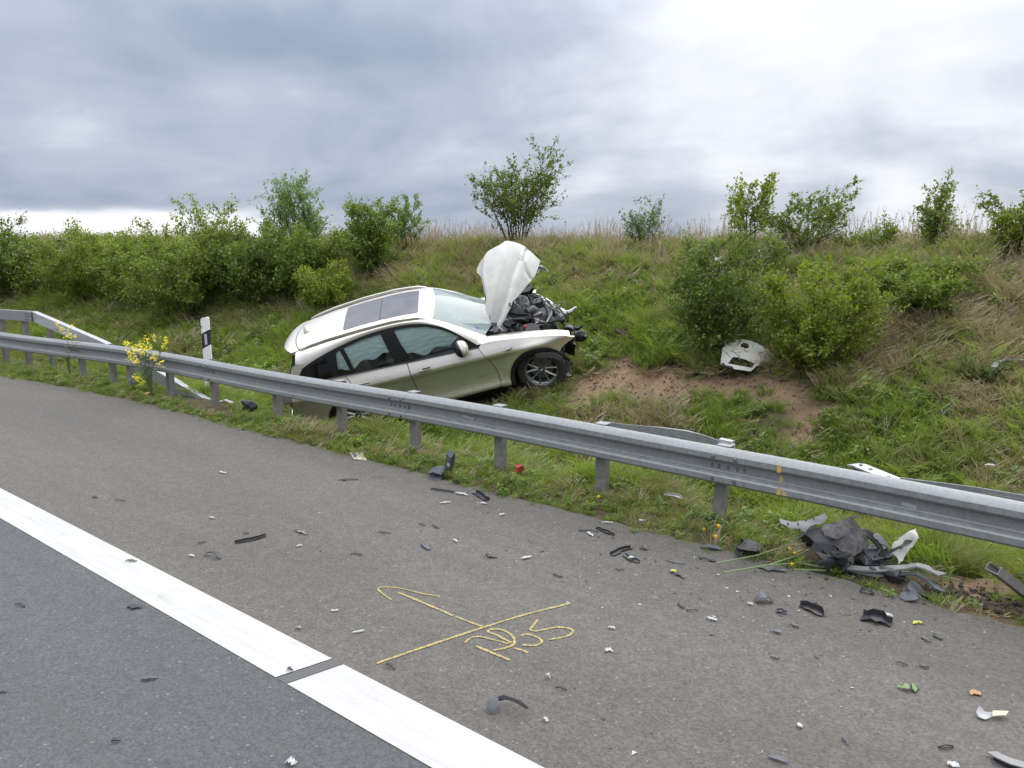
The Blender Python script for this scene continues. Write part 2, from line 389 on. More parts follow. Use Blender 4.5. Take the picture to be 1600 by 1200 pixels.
def sgl(pts, w=.022):
    o = ribbon([zp(*p) for p in pts], w, 'yellow_spray', 'spray_stroke', None)
    o.parent = sp; o.matrix_parent_inverse = Matrix.Translation(-sp.location); return o
sgl([(40,660),(450,520),(860,385),(1170,290),(1510,205)], .026)
sgl([(205,125),(330,175),(520,255),(620,300)], .026); sgl([(640,305),(740,345),(855,385)], .026)
sgl([(155,180),(90,135),(52,95),(110,82),(220,92),(380,130),(520,155)], .018)
sgl([(710,505),(750,470),(820,458),(920,480),(1040,512)], .02)
sgl([(795,530),(890,570),(1050,635)], .026)
sgl([(1060,505),(960,450),(885,420),(915,402),(1000,410),(1075,460),(1080,515),(1010,545),(925,562)], .024)
sgl([(1085,545),(1140,560),(1190,580)], .024)
sgl([(1135,450),(1190,440),(1270,470),(1290,500),(1240,525),(1145,520)], .022)
sgl([(1262,330),(1230,370),(1205,405),(1260,415),(1380,390),(1470,390),(1530,415),(1480,455),(1345,480)], .022)

# ------------------------------------------------------------ guardrails
RY = 5.93
def ry(x): return RY + bend(x) + (.0 if x < -1.5 else -(x+1.5)*.03)
def rz(x): return .70 + (0 if x < -2.2 else (-.012*(x+2.2)**1.3)) + .012*math.sin(x*.9)
PROF = [(.035,.012),(-.012,.016),(-.030,.008),(-.062,-.018),(-.070,-.030),(-.070,-.072),(-.060,-.086),(-.014,-.104),(-.008,-.112),(-.008,-.178),(-.014,-.186),(-.062,-.206),(-.070,-.218),(-.070,-.262),(-.060,-.276),(-.025,-.290),(.0,-.294),(.035,-.290)]
def beam(xa, xb, out=0., name='beam', parent=None, m='galv', st=.25, fy=ry, fz=rz):
    xs = list(np.arange(xa, xb, st))+[xb]; n = len(PROF); V, F = [], []
    for t in (0, .004):
        for x in xs:
            for (a_, b_) in PROF: V.append((x, fy(x)+a_+t-out, fz(x)+b_))
    k = len(xs)*n
    for i in range(len(xs)-1):
        for j in range(n-1):
            a0 = i*n+j; F.append((a0, a0+n, a0+n+1, a0+1)); F.append((k+a0, k+a0+1, k+a0+n+1, k+a0+n))
        for j in (0, n-1): a0 = i*n+j; F.append((a0, k+a0, k+a0+n, a0+n))
    for i in (0, len(xs)-1):
        for j in range(n-1): a0 = i*n+j; F.append((a0, a0+1, k+a0+1, k+a0))
    return meshobj(name, V, F, m, parent, angle=22)
gr = empty('guardrail', (-8, RY, 0), label='long galvanised steel crash barrier running beside the hard shoulder in front of the car', category='guardrail')
def under(o, parent):
    o.parent = parent; o.matrix_parent_inverse = parent.matrix_basis.inverted(); return o
gr.matrix_basis = Matrix.Translation((-8, RY, 0))
joints = [-46.5,-42.5,-38.5,-34.5,-30.5,-26.5,-22.5,-18.5,-14.5,-10.5,-6.5,-2.58,1.5,5.5]
for i in range(len(joints)-1):
    under(beam(joints[i]-.0, joints[i+1]+.30, out=.0045*(i % 2)), gr)
bmn = bmesh.new(); bmesh.ops.create_cone(bmn, cap_ends=True, segments=10, radius1=.019, radius2=.013, depth=.014)
bmesh.ops.rotate(bmn, verts=bmn.verts, cent=(0,0,0), matrix=Matrix.Rotation(PI/2, 3, 'X')); bme = bpy.data.meshes.new('bolt'); bmn.to_mesh(bme); bmn.free(); bme.materials.append(M['bolt'])
def bolt(x, dz, out=.0):
    o = link(bpy.data.objects.new('bolt', bme)); o.matrix_basis = Matrix.Translation((x, ry(x)-.076-out, rz(x)+dz)); under(o, gr)
for jx in joints[5:-1]:
    for dx in (.05, .24):
        for dz in (-.052, -.24): bolt(jx+dx, dz, .004)
    if jx > -15:
        for dx in (.02,.08,.16,.24,.30):                  # slot row in the trough of the splice
            o = MB().box((0,0,0), (.022,.004,.035)).build('slot', M['bolt']); o.matrix_basis = Matrix.Translation((jx+dx, ry(jx)-.0135, rz(jx)-.145)); under(o, gr)
def cpost(x, y, z0, z1, w=.10, dp=.085, lean=0., name='post', m='galv_post', lip=.02):
    o_ = [(-w/2,0),(w/2,0),(w/2,dp),(w/2-lip,dp),(w/2-lip,dp-.006),(w/2-.006,dp-.006),(w/2-.006,.006),(-w/2+.006,.006),(-w/2+.006,dp-.006),(-w/2+lip,dp-.006),(-w/2+lip,dp),(-w/2,dp)]
    mb = MB().prism(o_, 2, z1-z0, lambda u, v, ww: Vector((x+u+lean*(ww-(z1-z0)), y+v, z0+ww)))
    return mb.build(name, m)
for x in (-2.49,-3.70,-4.95,-6.21,-7.51,-8.86,*[at_rail(q, 600, 6.0).x for q in (332,264,203,176,129)]):
    y = RY + bend(x) + .055
    under(cpost(x, y, float(tz(x, y))-.1, rz(x)+.012, lean=(.055 if x == -2.49 else 0)), gr)
    if x > -8 : under(MB().box((x+.0, y+.035, rz(x)+.018), (.12,.11,.008)).build('spacer', 'galv'), gr)
for x, dz, sz in ((-1.98,-.055,.07),(-1.98,-.15,.06),(-1.97,-.235,.075)):       # yellow spray on the beam
    yy = {-.055:-.0755,-.15:-.0135,-.235:-.0755}[dz]
    o = meshobj('spray_mark', [(x-.018,ry(x)+yy,rz(x)+dz-sz*.45),(x+.02,ry(x)+yy,rz(x)+dz-sz*.4),(x+.012,ry(x)+yy,rz(x)+dz+sz*.4),(x-.012,ry(x)+yy,rz(x)+dz+sz*.45)], [(0,1,2,3)], 'paint_mark'); under(o, gr)
o = meshobj('spray_mark', [(-1.94,ry(-1.9)-.0755,rz(-1.9)-.265),(-1.89,ry(-1.9)-.0755,rz(-1.9)-.262),(-1.945,ry(-1.9)-.0755,rz(-1.9)-.215)], [(0,1,2)], 'paint_mark'); under(o, gr)
for xd, zd in ((-1.02,-.16),(-5.3,-.14)):
    o = MB().box((0,0,0), (.16,.003,.03), bev=.001).build('scratch', 'galv_new'); o.matrix_basis = Matrix.Translation((xd, ry(xd)-.0115, rz(xd)+zd)) @ Matrix.Rotation(.12, 4, 'Y'); under(o, gr)

# rear barrier: box-section rail that ramps down to the ground behind the front one
rr = empty('guardrail_terminal', (-16, 6.2, 0), label='rear steel barrier whose end slopes down to the ground behind the front rail at left', category='guardrail')
rr.matrix_basis = Matrix.Translation((-16, 6.2, 0))
RP = [(lambda p: (p.x, p.z))(at_rail(*q, 6.2)) for q in ((-60,481),(0,484),(50,487),(157,533),(245,580),(329,629),(352,642))]; RP = [(-46, RP[0][1])]+RP
def boxrail(pts, y, name, h=.19, d=.10, m='galv', dy=0.):
    V, F = [], []; n = 6
    for i, (x, z) in enumerate(pts):
        yb = y + bend(x)
        for a_, b_ in ((.0,0),(.0,-h),(.012,-h),(.012,-.012),(d,-.012),(d,0)): V.append((x, yb+a_, z+b_))
        if i:
            for j in range(6): p = (i-1)*6; F.append((p+j, p+6+j, p+6+(j+1)%6, p+(j+1)%6))
    F.append(tuple(range(6))); F.append(tuple(len(V)-6+j for j in range(6))[::-1])
    o = meshobj(name, V, F, m); bm = bmesh.new(); bm.from_mesh(o.data); bmesh.ops.recalc_face_normals(bm, faces=bm.faces); bm.to_mesh(o.data); bm.free(); return o
under(boxrail(RP[:4], 6.2, 'rail'), rr); under(boxrail(RP[3:], 6.198, 'ramp_rail', m='galv_new'), rr)
SX = RP[3][0]-.15; SZ = RP[3][1]-.095
under(MB().box((SX,6.185+bend(SX),SZ),(.34,.012,.185)).build('splice_plate','galv'), rr)
for dx in (-.10,.0,.10):
    for dz in (-.055,0,.055):
        o = link(bpy.data.objects.new('bolt', bme)); o.matrix_basis = Matrix.Translation((SX+dx, 6.172+bend(SX), SZ+dz)); under(o, rr)
for x in [at_rail(q, 600, 6.26).x for q in (83,46,11,-28,-65)]:
    y = 6.26+bend(x); zt = float(np.interp(x, [p[0] for p in RP], [p[1] for p in RP]))-.015
    under(cpost(x, y, float(tz(x,y))-.1, zt, w=.12), rr)

# torn strips of the second rail behind the front beam, right of the wreck
def bar(pts, w, t, name, m, flat='z', **kw):
    """bent flat bar through points; w across (y), t thick"""
    V, F = [], []
    for i, p in enumerate(pts):
        p = Vector(p); nx_ = (Vector(pts[min(i+1,len(pts)-1)])-Vector(pts[max(i-1,0)])).normalized()
        side = Vector((0,0,1)) if flat == 'y' else nx_.cross(Vector((0,0,1))).normalized()
        up = nx_.cross(side).normalized()
        for a_, b_ in ((-1,-1),(1,-1),(1,1),(-1,1)): V.append(p+side*a_*w/2+up*b_*t/2)
        if i:
            k = (i-1)*4
            for j in range(4): F.append((k+j, k+4+j, k+4+(j+1)%4, k+(j+1)%4))
    F += [(0,1,2,3)[::-1], tuple(len(V)-4+j for j in range(4))]
    mb = MB().add(V, F); return mb.build(name, m, **kw)
def pt(px, py, y): return at_y(px, py, y)
t = empty('bent_rail_strip', pt(1040,672,6.35), label='bent galvanised strip bulging up behind the front rail above a white post cap', category='steel strip')
t.matrix_basis = Matrix.Translation(pt(1040,672,6.35))
under(bar([pt(948,669,6.18),pt(975,673,6.34),pt(1030,678,6.42),pt(1072,684,6.42),pt(1100,691,6.3),pt(1130,702,6.1)], .13, .01, 'strip', M['galv'], 'y'), t)
under(bar([pt(948,662,6.22),pt(975,665,6.38),pt(1030,668,6.46),pt(1072,673,6.46),pt(1100,681,6.34),pt(1130,693,6.14)], .035, .006, 'top_flange', M['galv']), t)
t = empty('post_cap', pt(1133,693,6.1), label='pale zinc post cap sticking up over the rail next to the bent strip', category='post cap'); t.matrix_basis = Matrix.Translation(pt(1133,693,6.1))
under(MB().prism([(-.075,-.10),(.075,-.10),(.055,.025),(-.06,.03)], 2, .06, lambda u, v, w: Vector(pt(1133,693,6.06))+Vector((u,w,v))).build('cap', 'galv_new'), t)
t = empty('drilled_rail_piece', pt(1370,735,6.3), label='pale drilled strip of torn rail poking diagonally over the front beam', category='steel strip'); t.matrix_basis = Matrix.Translation(pt(1370,735,6.3))
under(bar([pt(1333,726,6.45),pt(1342,727,6.42),pt(1415,757,6.1)], .13, .012, 'strip', M['galv_new']), t)
under(bar([pt(1331,735,6.45),pt(1342,736,6.42),pt(1415,770,6.1)], .10, .01, 'web', M['galv'], 'y'), t)
for q in ((1345,728.5,6.40),(1360,735,6.33),(1388,747,6.2)):
    o = MB().tube([(0,0,-.004),(0,0,.004)], .014, 10).build('bolt_hole', M['bolt']); o.matrix_basis = Matrix.Translation(pt(*q)+Vector((0,0,.012))); under(o, t)
t = empty('crushed_rear_rail', pt(1500,775,6.2), label='crushed second rail running low behind the front beam at right', category='guardrail'); t.matrix_basis = Matrix.Translation(pt(1500,775,6.2))
under(bar([pt(1405,752,6.15),pt(1450,758,6.2),pt(1520,766,6.2),pt(1600,779,6.15),pt(1700,796,6.1)], .10, .01, 'strip', M['galv']), t)
under(bar([pt(1405,758,6.12),pt(1450,764,6.16),pt(1520,773,6.16),pt(1600,787,6.12),pt(1700,804,6.06)], .12, .01, 'web', M['galv'], 'y'), t)
# the post that was torn out, lying in the verge at the right edge
t = empty('fallen_post', at_z(1560,915,.05), label='torn out steel post leaning in the churned verge at the right edge', category='guardrail post')
p0 = ground(1612,950)+Vector((0,0,.03)); p1 = at_y(1548,893,5.55)
q = (p1-p0).to_track_quat('Z','Y').to_matrix().to_4x4()
t.matrix_basis = Matrix.Translation(p0)
o = MB().prism([(-.05,0),(.05,0),(.05,.055),(.03,.055),(.03,.049),(.044,.049),(.044,.006),(-.044,.006),(-.044,.049),(-.03,.049),(-.03,.055),(-.05,.055)], 2, (p1-p0).length+.3, lambda u, v, w: Vector((u,v,w-.3))).build('channel', 'galv_post'); o.matrix_basis = Matrix.Translation(p0) @ q; under(o, t)

# ------------------------------------------------------------ roadside marker post
pc = at_y(325, 560, 6.5); px_, py_ = pc.x, 6.5; zb = float(tz(px_, py_)); ztop = at_y(325,497.5,6.5).z; hh = ztop-zb+.02
dl = empty('delineator_post', (px_, py_, zb), label='white roadside marker post with slanted black band and reflector behind the rail', category='marker post')
dl.matrix_basis = Matrix.Translation((px_, py_, zb)) @ Matrix.Rotation(math.radians(128.5+90-180-6), 4, 'Z')
def dsec(z0f, z1f, name, m, grow=0., notch=False):
    """section of the post between two heights that may slant: f(u)->z"""
    us = np.linspace(-.065,.065,9); V, F = [], []
    outl = [(u, -.028-.014*(1-(u/.065)**2)-grow) for u in us] + [(.055,.03),(0,.055),(-.055,.03)]
    n = len(outl)
    for fz_ in (z0f, z1f):
        for u, v_ in outl: V.append((u*(1+grow*6), v_+(grow*2 if v_ > 0 else 0), fz_(u)))
    F = [tuple(range(n))[::-1], tuple(range(n, 2*n))] + [(i, (i+1)%n, (i+1)%n+n, i+n) for i in range(n)]
    return meshobj(name, V, F, m, dl, angle=50)
top = lambda u: hh-.055+.05*math.sqrt(max(0, 1-((u-.02)/.09)**2))
s1 = lambda z: (lambda u: z+u*.55)
dsec(lambda u: -.1, s1(hh-.475), 'post_base', 'white_plastic')
dsec(s1(hh-.475), s1(hh-.235), 'black_band', 'black_foil', .0012)
dsec(s1(hh-.235), top, 'post_head', 'white_plastic')
MB().box((.012,-.047,hh-.355), (.04,.01,.17), bev=.003).build('reflector', 'reflector', dl)
MB().prism([(-.068,hh-.155),(-.068,hh-.140),(-.035,hh-.150)], 1, .02, lambda u, v, w: Vector((u,-.052+w,v))).build('notch', 'black_foil', dl)
# ------------------------------------------------------------ grass, weeds, dry stems (instanced tufts: nobody could count them)
def blades(n, h, spread, w, lean, curl, rs, seg=3, flat=0.):
    """n tapering blades as quads; returns V, F, tint"""
    V = np.zeros((n, (seg+1)*2, 3)); T = np.zeros((n, (seg+1)*2))
    az = rs.rand(n)*2*PI; r = np.sqrt(rs.rand(n))*spread; bx = r*np.cos(az); by = r*np.sin(az)
    da = az + rs.randn(n)*.9; H = h*(.45+.65*rs.rand(n)); L = lean*(.3+rs.rand(n)); ti = rs.rand(n)
    wv = w*(.6+.8*rs.rand(n)); pa = da + PI/2 + rs.randn(n)*.5
    for k in range(seg+1):
        t = k/seg; out = H*(L*t + curl*t*t*(.4+rs.rand(n)*.9)); up = H*t*np.sqrt(np.clip(1-(L*.55+curl*.35*t)**2, .06, 1))*(1-flat)
        ww = wv*(1-t**1.7)*.5 + .0006
        cx_ = bx+np.cos(da)*out; cy_ = by+np.sin(da)*out
        for j, sg in ((0,-1),(1,1)):
            V[:,2*k+j,0] = cx_+sg*ww*np.cos(pa); V[:,2*k+j,1] = cy_+sg*ww*np.sin(pa); V[:,2*k+j,2] = up + .003*sg
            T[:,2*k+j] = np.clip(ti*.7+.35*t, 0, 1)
    base = (np.arange(n)*(seg+1)*2)[:,None,None]; q = np.array([[2*k,2*k+1,2*k+3,2*k+2] for k in range(seg)])[None]
    return V.reshape(-1,3), (base+q).reshape(-1,4), T.ravel()
def rosette(n, size, rs, stem=.03, up=.6):
    """broad-leaved weed: small folded leaves on short stalks"""
    V, F, T = [], [], []
    for i in range(n):
        a = rs.rand()*2*PI; r = rs.rand()*size*1.6; L = size*(.5+.7*rs.rand()); w = L*(.28+.2*rs.rand()); z0 = stem*rs.rand()*up*3
        c = np.array([math.cos(a)*r, math.sin(a)*r, z0]); a2 = a+rs.randn()*.8; dd = np.array([math.cos(a2), math.sin(a2), up*(rs.rand()-.15)]); dd /= np.linalg.norm(dd)
        s_ = np.cross(dd, [0,0,1]); s_ /= np.linalg.norm(s_)+1e-9
        o = len(V); V += [c, c+dd*L*.5+s_*w+[0,0,L*.08], c+dd*L, c+dd*L*.5-s_*w+[0,0,L*.08], c+dd*L*.5-[0,0,L*.04]]
        F += [(o,o+1,o+4,o),(o+1,o+2,o+4,o+1),(o+2,o+3,o+4,o+2),(o+3,o,o+4,o+3)]; T += [rs.rand()]*5
    F = np.array(F)[:,:3]; return np.array(V), F, np.array(T)
def seedstem(n, h, rs):
    """dry stalks with side tufts, standing on the crest"""
    mb = MB(); T = []
    for i in range(n):
        a = rs.rand()*2*PI; r = rs.rand()*.12; H = h*(.5+.6*rs.rand()); p = Vector((math.cos(a)*r, math.sin(a)*r, 0)); l = Vector((rs.randn()*.12, rs.randn()*.12, 1)).normalized()
        pts = [p+l*H*t+Vector((l.x,l.y,0))*H*t*t*.5 for t in (0,.35,.7,1)]
        o = len(mb.V); mb.tube(pts, [.0035,.003,.0025,.0012], 3)
        for k in range(5):
            q = pts[2].lerp(pts[3], rs.rand()*1.0); dd = Vector((rs.randn(), rs.randn(), 1.2)).normalized()*H*.07
            s_ = dd.orthogonal().normalized()*.004; mb.add([q-s_, q+s_, q+dd], [(0,1,2)])
        T += [rs.rand()]*(len(mb.V)-o)
    fs = [];
    for f in mb.F:
        for k in range(1, len(f)-1): fs.append((f[0], f[k], f[k+1]))
    return np.array([tuple(v) for v in mb.V]), np.array(fs), np.array(T)
def source(name, data, m):
    V, F, T = data; me_o = fastmesh(name, V, F, m, tint=T); COL.objects.unlink(me_o); return me_o
rs = np.random.RandomState(5)
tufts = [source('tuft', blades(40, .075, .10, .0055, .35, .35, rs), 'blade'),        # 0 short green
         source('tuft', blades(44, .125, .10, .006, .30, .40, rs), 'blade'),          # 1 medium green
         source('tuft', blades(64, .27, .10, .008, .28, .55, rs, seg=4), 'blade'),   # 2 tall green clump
         source('tuft', blades(44, .12, .12, .0045, .8, .5, rs, flat=.5), 'straw'),  # 3 flattened dry grass
         source('tuft', blades(26, .24, .09, .004, .35, .5, rs), 'straw'),           # 4 upright dry grass
         source('tuft', rosette(40, .034, rs), 'weed'),                              # 5 broad-leaved weed
         source('tuft', seedstem(7, .62, rs), 'straw'),                              # 6 dry stalks
         source('tuft', rosette(60, .048, rs, .06, .9), 'weed')]                     # 7 taller weed
tcol = bpy.data.collections.new('tufts')
for i, o in enumerate(tufts): o.name = 'tuft_%d' % i; tcol.objects.link(o)
ng = bpy.data.node_groups.new('scatter', 'GeometryNodeTree')
ng.interface.new_socket('Geometry', in_out='INPUT', socket_type='NodeSocketGeometry'); ng.interface.new_socket('Geometry', in_out='OUTPUT', socket_type='NodeSocketGeometry')
gi = ng.nodes.new('NodeGroupInput'); go_ = ng.nodes.new('NodeGroupOutput'); ci = ng.nodes.new('GeometryNodeCollectionInfo'); ci.inputs[0].default_value = tcol; ci.inputs['Separate Children'].default_value = True; ci.inputs['Reset Children'].default_value = True
ip = ng.nodes.new('GeometryNodeInstanceOnPoints'); ip.inputs['Pick Instance'].default_value = True
def nattr(nm, t):
    n = ng.nodes.new('GeometryNodeInputNamedAttribute'); n.data_type = t; n.inputs[0].default_value = nm; return n.outputs[0]
e2r = ng.nodes.new('FunctionNodeEulerToRotation')
ng.links.new(gi.outputs[0], ip.inputs['Points']); ng.links.new(ci.outputs[0], ip.inputs['Instance']); ng.links.new(nattr('kindof','INT'), ip.inputs['Instance Index'])
ng.links.new(nattr('rot','FLOAT_VECTOR'), e2r.inputs[0]); ng.links.new(e2r.outputs[0], ip.inputs['Rotation']); ng.links.new(nattr('size','FLOAT_VECTOR'), ip.inputs['Scale']); ng.links.new(ip.outputs[0], go_.inputs[0])
def scatter(name, x, y, kind, size, label, cat, tilt=.15, z=None):
    n = len(x); z = tz(x, y) if z is None else z
    me = bpy.data.meshes.new(name); me.vertices.add(n); me.vertices.foreach_set('co', np.stack([x,y,z-.006], -1).astype(np.float32).ravel())
    a = me.attributes.new('kindof','INT','POINT'); a.data.foreach_set('value', np.asarray(kind, dtype=np.int32))
    r_ = np.stack([RS.randn(n)*tilt, RS.randn(n)*tilt, RS.rand(n)*2*PI], -1); a = me.attributes.new('rot','FLOAT_VECTOR','POINT'); a.data.foreach_set('vector', r_.astype(np.float32).ravel())
    sz = np.repeat(np.asarray(size)[:,None], 3, 1); a = me.attributes.new('size','FLOAT_VECTOR','POINT'); a.data.foreach_set('vector', sz.astype(np.float32).ravel())
    o = link(bpy.data.objects.new(name, me), None, kind='stuff', label=label, category=cat); md = o.modifiers.new('scatter', 'NODES'); md.node_group = ng; return o
def vis(x, y, z, m=60):
    """keep only what the photo (or a step to the side of it) could see"""
    dx = x; dy = y; dz = z-CAM_H; f_ = dx*CF.x+dy*CF.y+dz*CF.z; r_ = dx*CR.x+dy*CR.y
    return (f_ > .5) & (np.abs(r_/np.maximum(f_,.1)) < .667+.35)
CARQ = [(-7.1,9.75),(-10.6,7.05),(-9.3,6.6),(-6.3,8.9)]     # crushed under the car, roughly
def under_car(x, y):
    # footprint of the wreck in plan (filled in by the pose below)
    u = (x+7.329)*.7533+(y-9.897)*.6096; v_ = -(x+7.329)*.6571+(y-9.897)*.6834
    n_ = math.hypot(.7533,.6096); return (u > -3.5) & (u < .55) & (np.abs(v_) < .86)
def field(n, x0, x1, y0, y1):
    x = x0+(x1-x0)*RS.rand(n); y = y0+(y1-y0)*RS.rand(n); y = y+bendv(x); m = vis(x, y, tz(x, y)); return x[m], y[m]
HEAPQ = [at_z(*p, .03) for p in ((1228,842),(1300,812),(1400,828),(1440,880),(1480,935),(1300,890),(1240,872))]
TERMQ = [at_z(*p, -.0) for p in ((235,592),(300,615),(365,634),(365,655),(300,640),(235,610))]
REARQ = [(-11.3,6.1),(-7.6,6.1),(-7.6,7.4),(-11.3,7.6)]
# verge strip in front of and under the rail
x, y = field(26000, -26, 3.0, 5.40, 7.3); yy = y-bendv(x)
so = soilmask(x, y); nz = hsh(x, y, 1.1); n2 = hsh(x, y, 3.1); keep = (RS.rand(len(x)) > so*.93) & (RS.rand(len(x)) < np.interp(yy, [5.4,5.62,5.9,7.3], [.15,.6,1,1])*(.45+1.1*n2)) & ~under_car(x, y) & ~inpoly(x, y, HEAPQ) & ~inpoly(x, y, TERMQ)
x, y, yy, nz, n2 = (v_[keep] for v_ in (x, y, yy, nz, n2)); r = RS.rand(len(x))
kind = np.where(r < .40, 0, np.where(r < .62, 1, np.where(r < .80, 5, np.where(r < .88, 7, np.where(r < .97, 3, 4))))); kind = np.where((nz > .62) & (yy > 6.3) & (r < .35), 2, kind)
size = np.interp(yy, [5.4,5.6,6.1,6.4,7.3], [.5,.6,.62,.85,1.0])*np.where(inpoly(x, y, REARQ), .5, 1.)*(.7+.6*RS.rand(len(x)))*(.75+.5*nz)
scatter('grass', x, y, kind, size, 'short green verge grass and weeds growing along the edge of the hard shoulder', 'grass')
# tall clumps that stand out under the rail
cl = []
for px, py, r_, k, s0 in ((1010,765,.22,26,1.3),(1160,790,.20,18,1.2),(1220,800,.22,30,1.2),(1455,860,.20,40,1.4),(1510,868,.26,40,1.3),(1575,850,.3,30,1.3),(900,735,.25,14,1.0),(1080,770,.3,16,1.0),(430,655,.25,12,.5),(490,690,.15,5,.4),(880,720,.3,14,.7),(1400,850,.2,10,.8),(830,625,.25,22,.75),(960,640,.3,16,.7),(1160,640,.4,16,.6)):
    c = ground(px, py)
    for i in range(k):
        a_ = random.random()*2*PI; q = r_*math.sqrt(random.random()); cl.append((c.x+math.cos(a_)*q*1.3, c.y+math.sin(a_)*q, s0*(.6+.5*random.random())))
cl = np.array(cl); scatter('tall_grass', cl[:,0], cl[:,1], np.full(len(cl), 2), cl[:,2], 'long lush grass clumps standing under and behind the rail', 'grass', .12)
# the bank
x, y = field(112000, -46, 6, 7.1, 14.6); yy = y-bendv(x); dist = np.hypot(x, y)
so = soilmask(x, y); nz = hsh(x, y, .55)*.6+hsh(x, y, 1.7)*.4; n2 = hsh(x, y, 2.6); n3 = hsh(x+30, y, .35)
right = np.clip((x+7)/3, 0, 1)*np.clip((13.2-yy)/2, .35, 1)
keep = (RS.rand(len(x)) > so*.955) & ~under_car(x, y) & (RS.rand(len(x)) < np.clip((.5+.9*n2-.5*right*(n3 > .35)), .2, 1)*np.clip(26/dist, .3, 1))
x, y, yy, nz, n2, dist, right = (v_[keep] for v_ in (x, y, yy, nz, n2, dist, right)); r = RS.rand(len(x))
dry = np.clip((nz-.36)*3.4, 0, 1)*(.13+.78*right) + .03 + .30*np.clip((yy-11.5)/1.5, 0, 1)
kind = np.where(r < dry, np.where(RS.rand(len(x)) < .65, 3, 4), np.where(RS.rand(len(x)) < .42, 1, np.where(RS.rand(len(x)) < .5, 0, np.where(RS.rand(len(x)) < .55, 5, np.where(RS.rand(len(x)) < .6, 7, 2)))))
lush = (hsh(x+9, y, 1.3) > .62) & (r > .6); kind = np.where(lush & (kind < 2), 2, kind)
size = (.7+.6*RS.rand(len(x)))*(.7+.5*n2)*np.where(kind == 2, .75, 1.)*np.interp(dist, [8,30], [1,1.9])
so = soilmask(x, y); kind = np.where((so > .5) & (kind == 2), 0, kind); size = size*np.where(so > .5, .6, 1.)
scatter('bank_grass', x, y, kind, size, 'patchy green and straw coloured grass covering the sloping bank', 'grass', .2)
# crest: long grass and dry stalks against the sky
x, y = field(26000, -60, 14, 13.0, 19); yy = y-bendv(x); r = RS.rand(len(x)); nz = hsh(x, y, .5); dist = np.hypot(x, y)
keep = RS.rand(len(x)) < (.18+.65*nz); x, y, yy, r, nz, dist = (v_[keep] for v_ in (x, y, yy, r, nz, dist)); n2 = hsh(x+50, y, .9)
kind = np.where(r < .20, 6, np.where(r < .38, 4, np.where(r < .80, 2, 1))); kind = np.where((n2 > .70) & (kind == 2), 4, kind)
size = (.55+.6*RS.rand(len(x)))*(.6+.75*n2)*np.where(kind == 4, 1.25, np.where(kind == 6, 1.25, .9))
scatter('crest_grass', x, y, kind, size, 'tall dry grass and seed stalks along the crest against the sky', 'grass', .14)

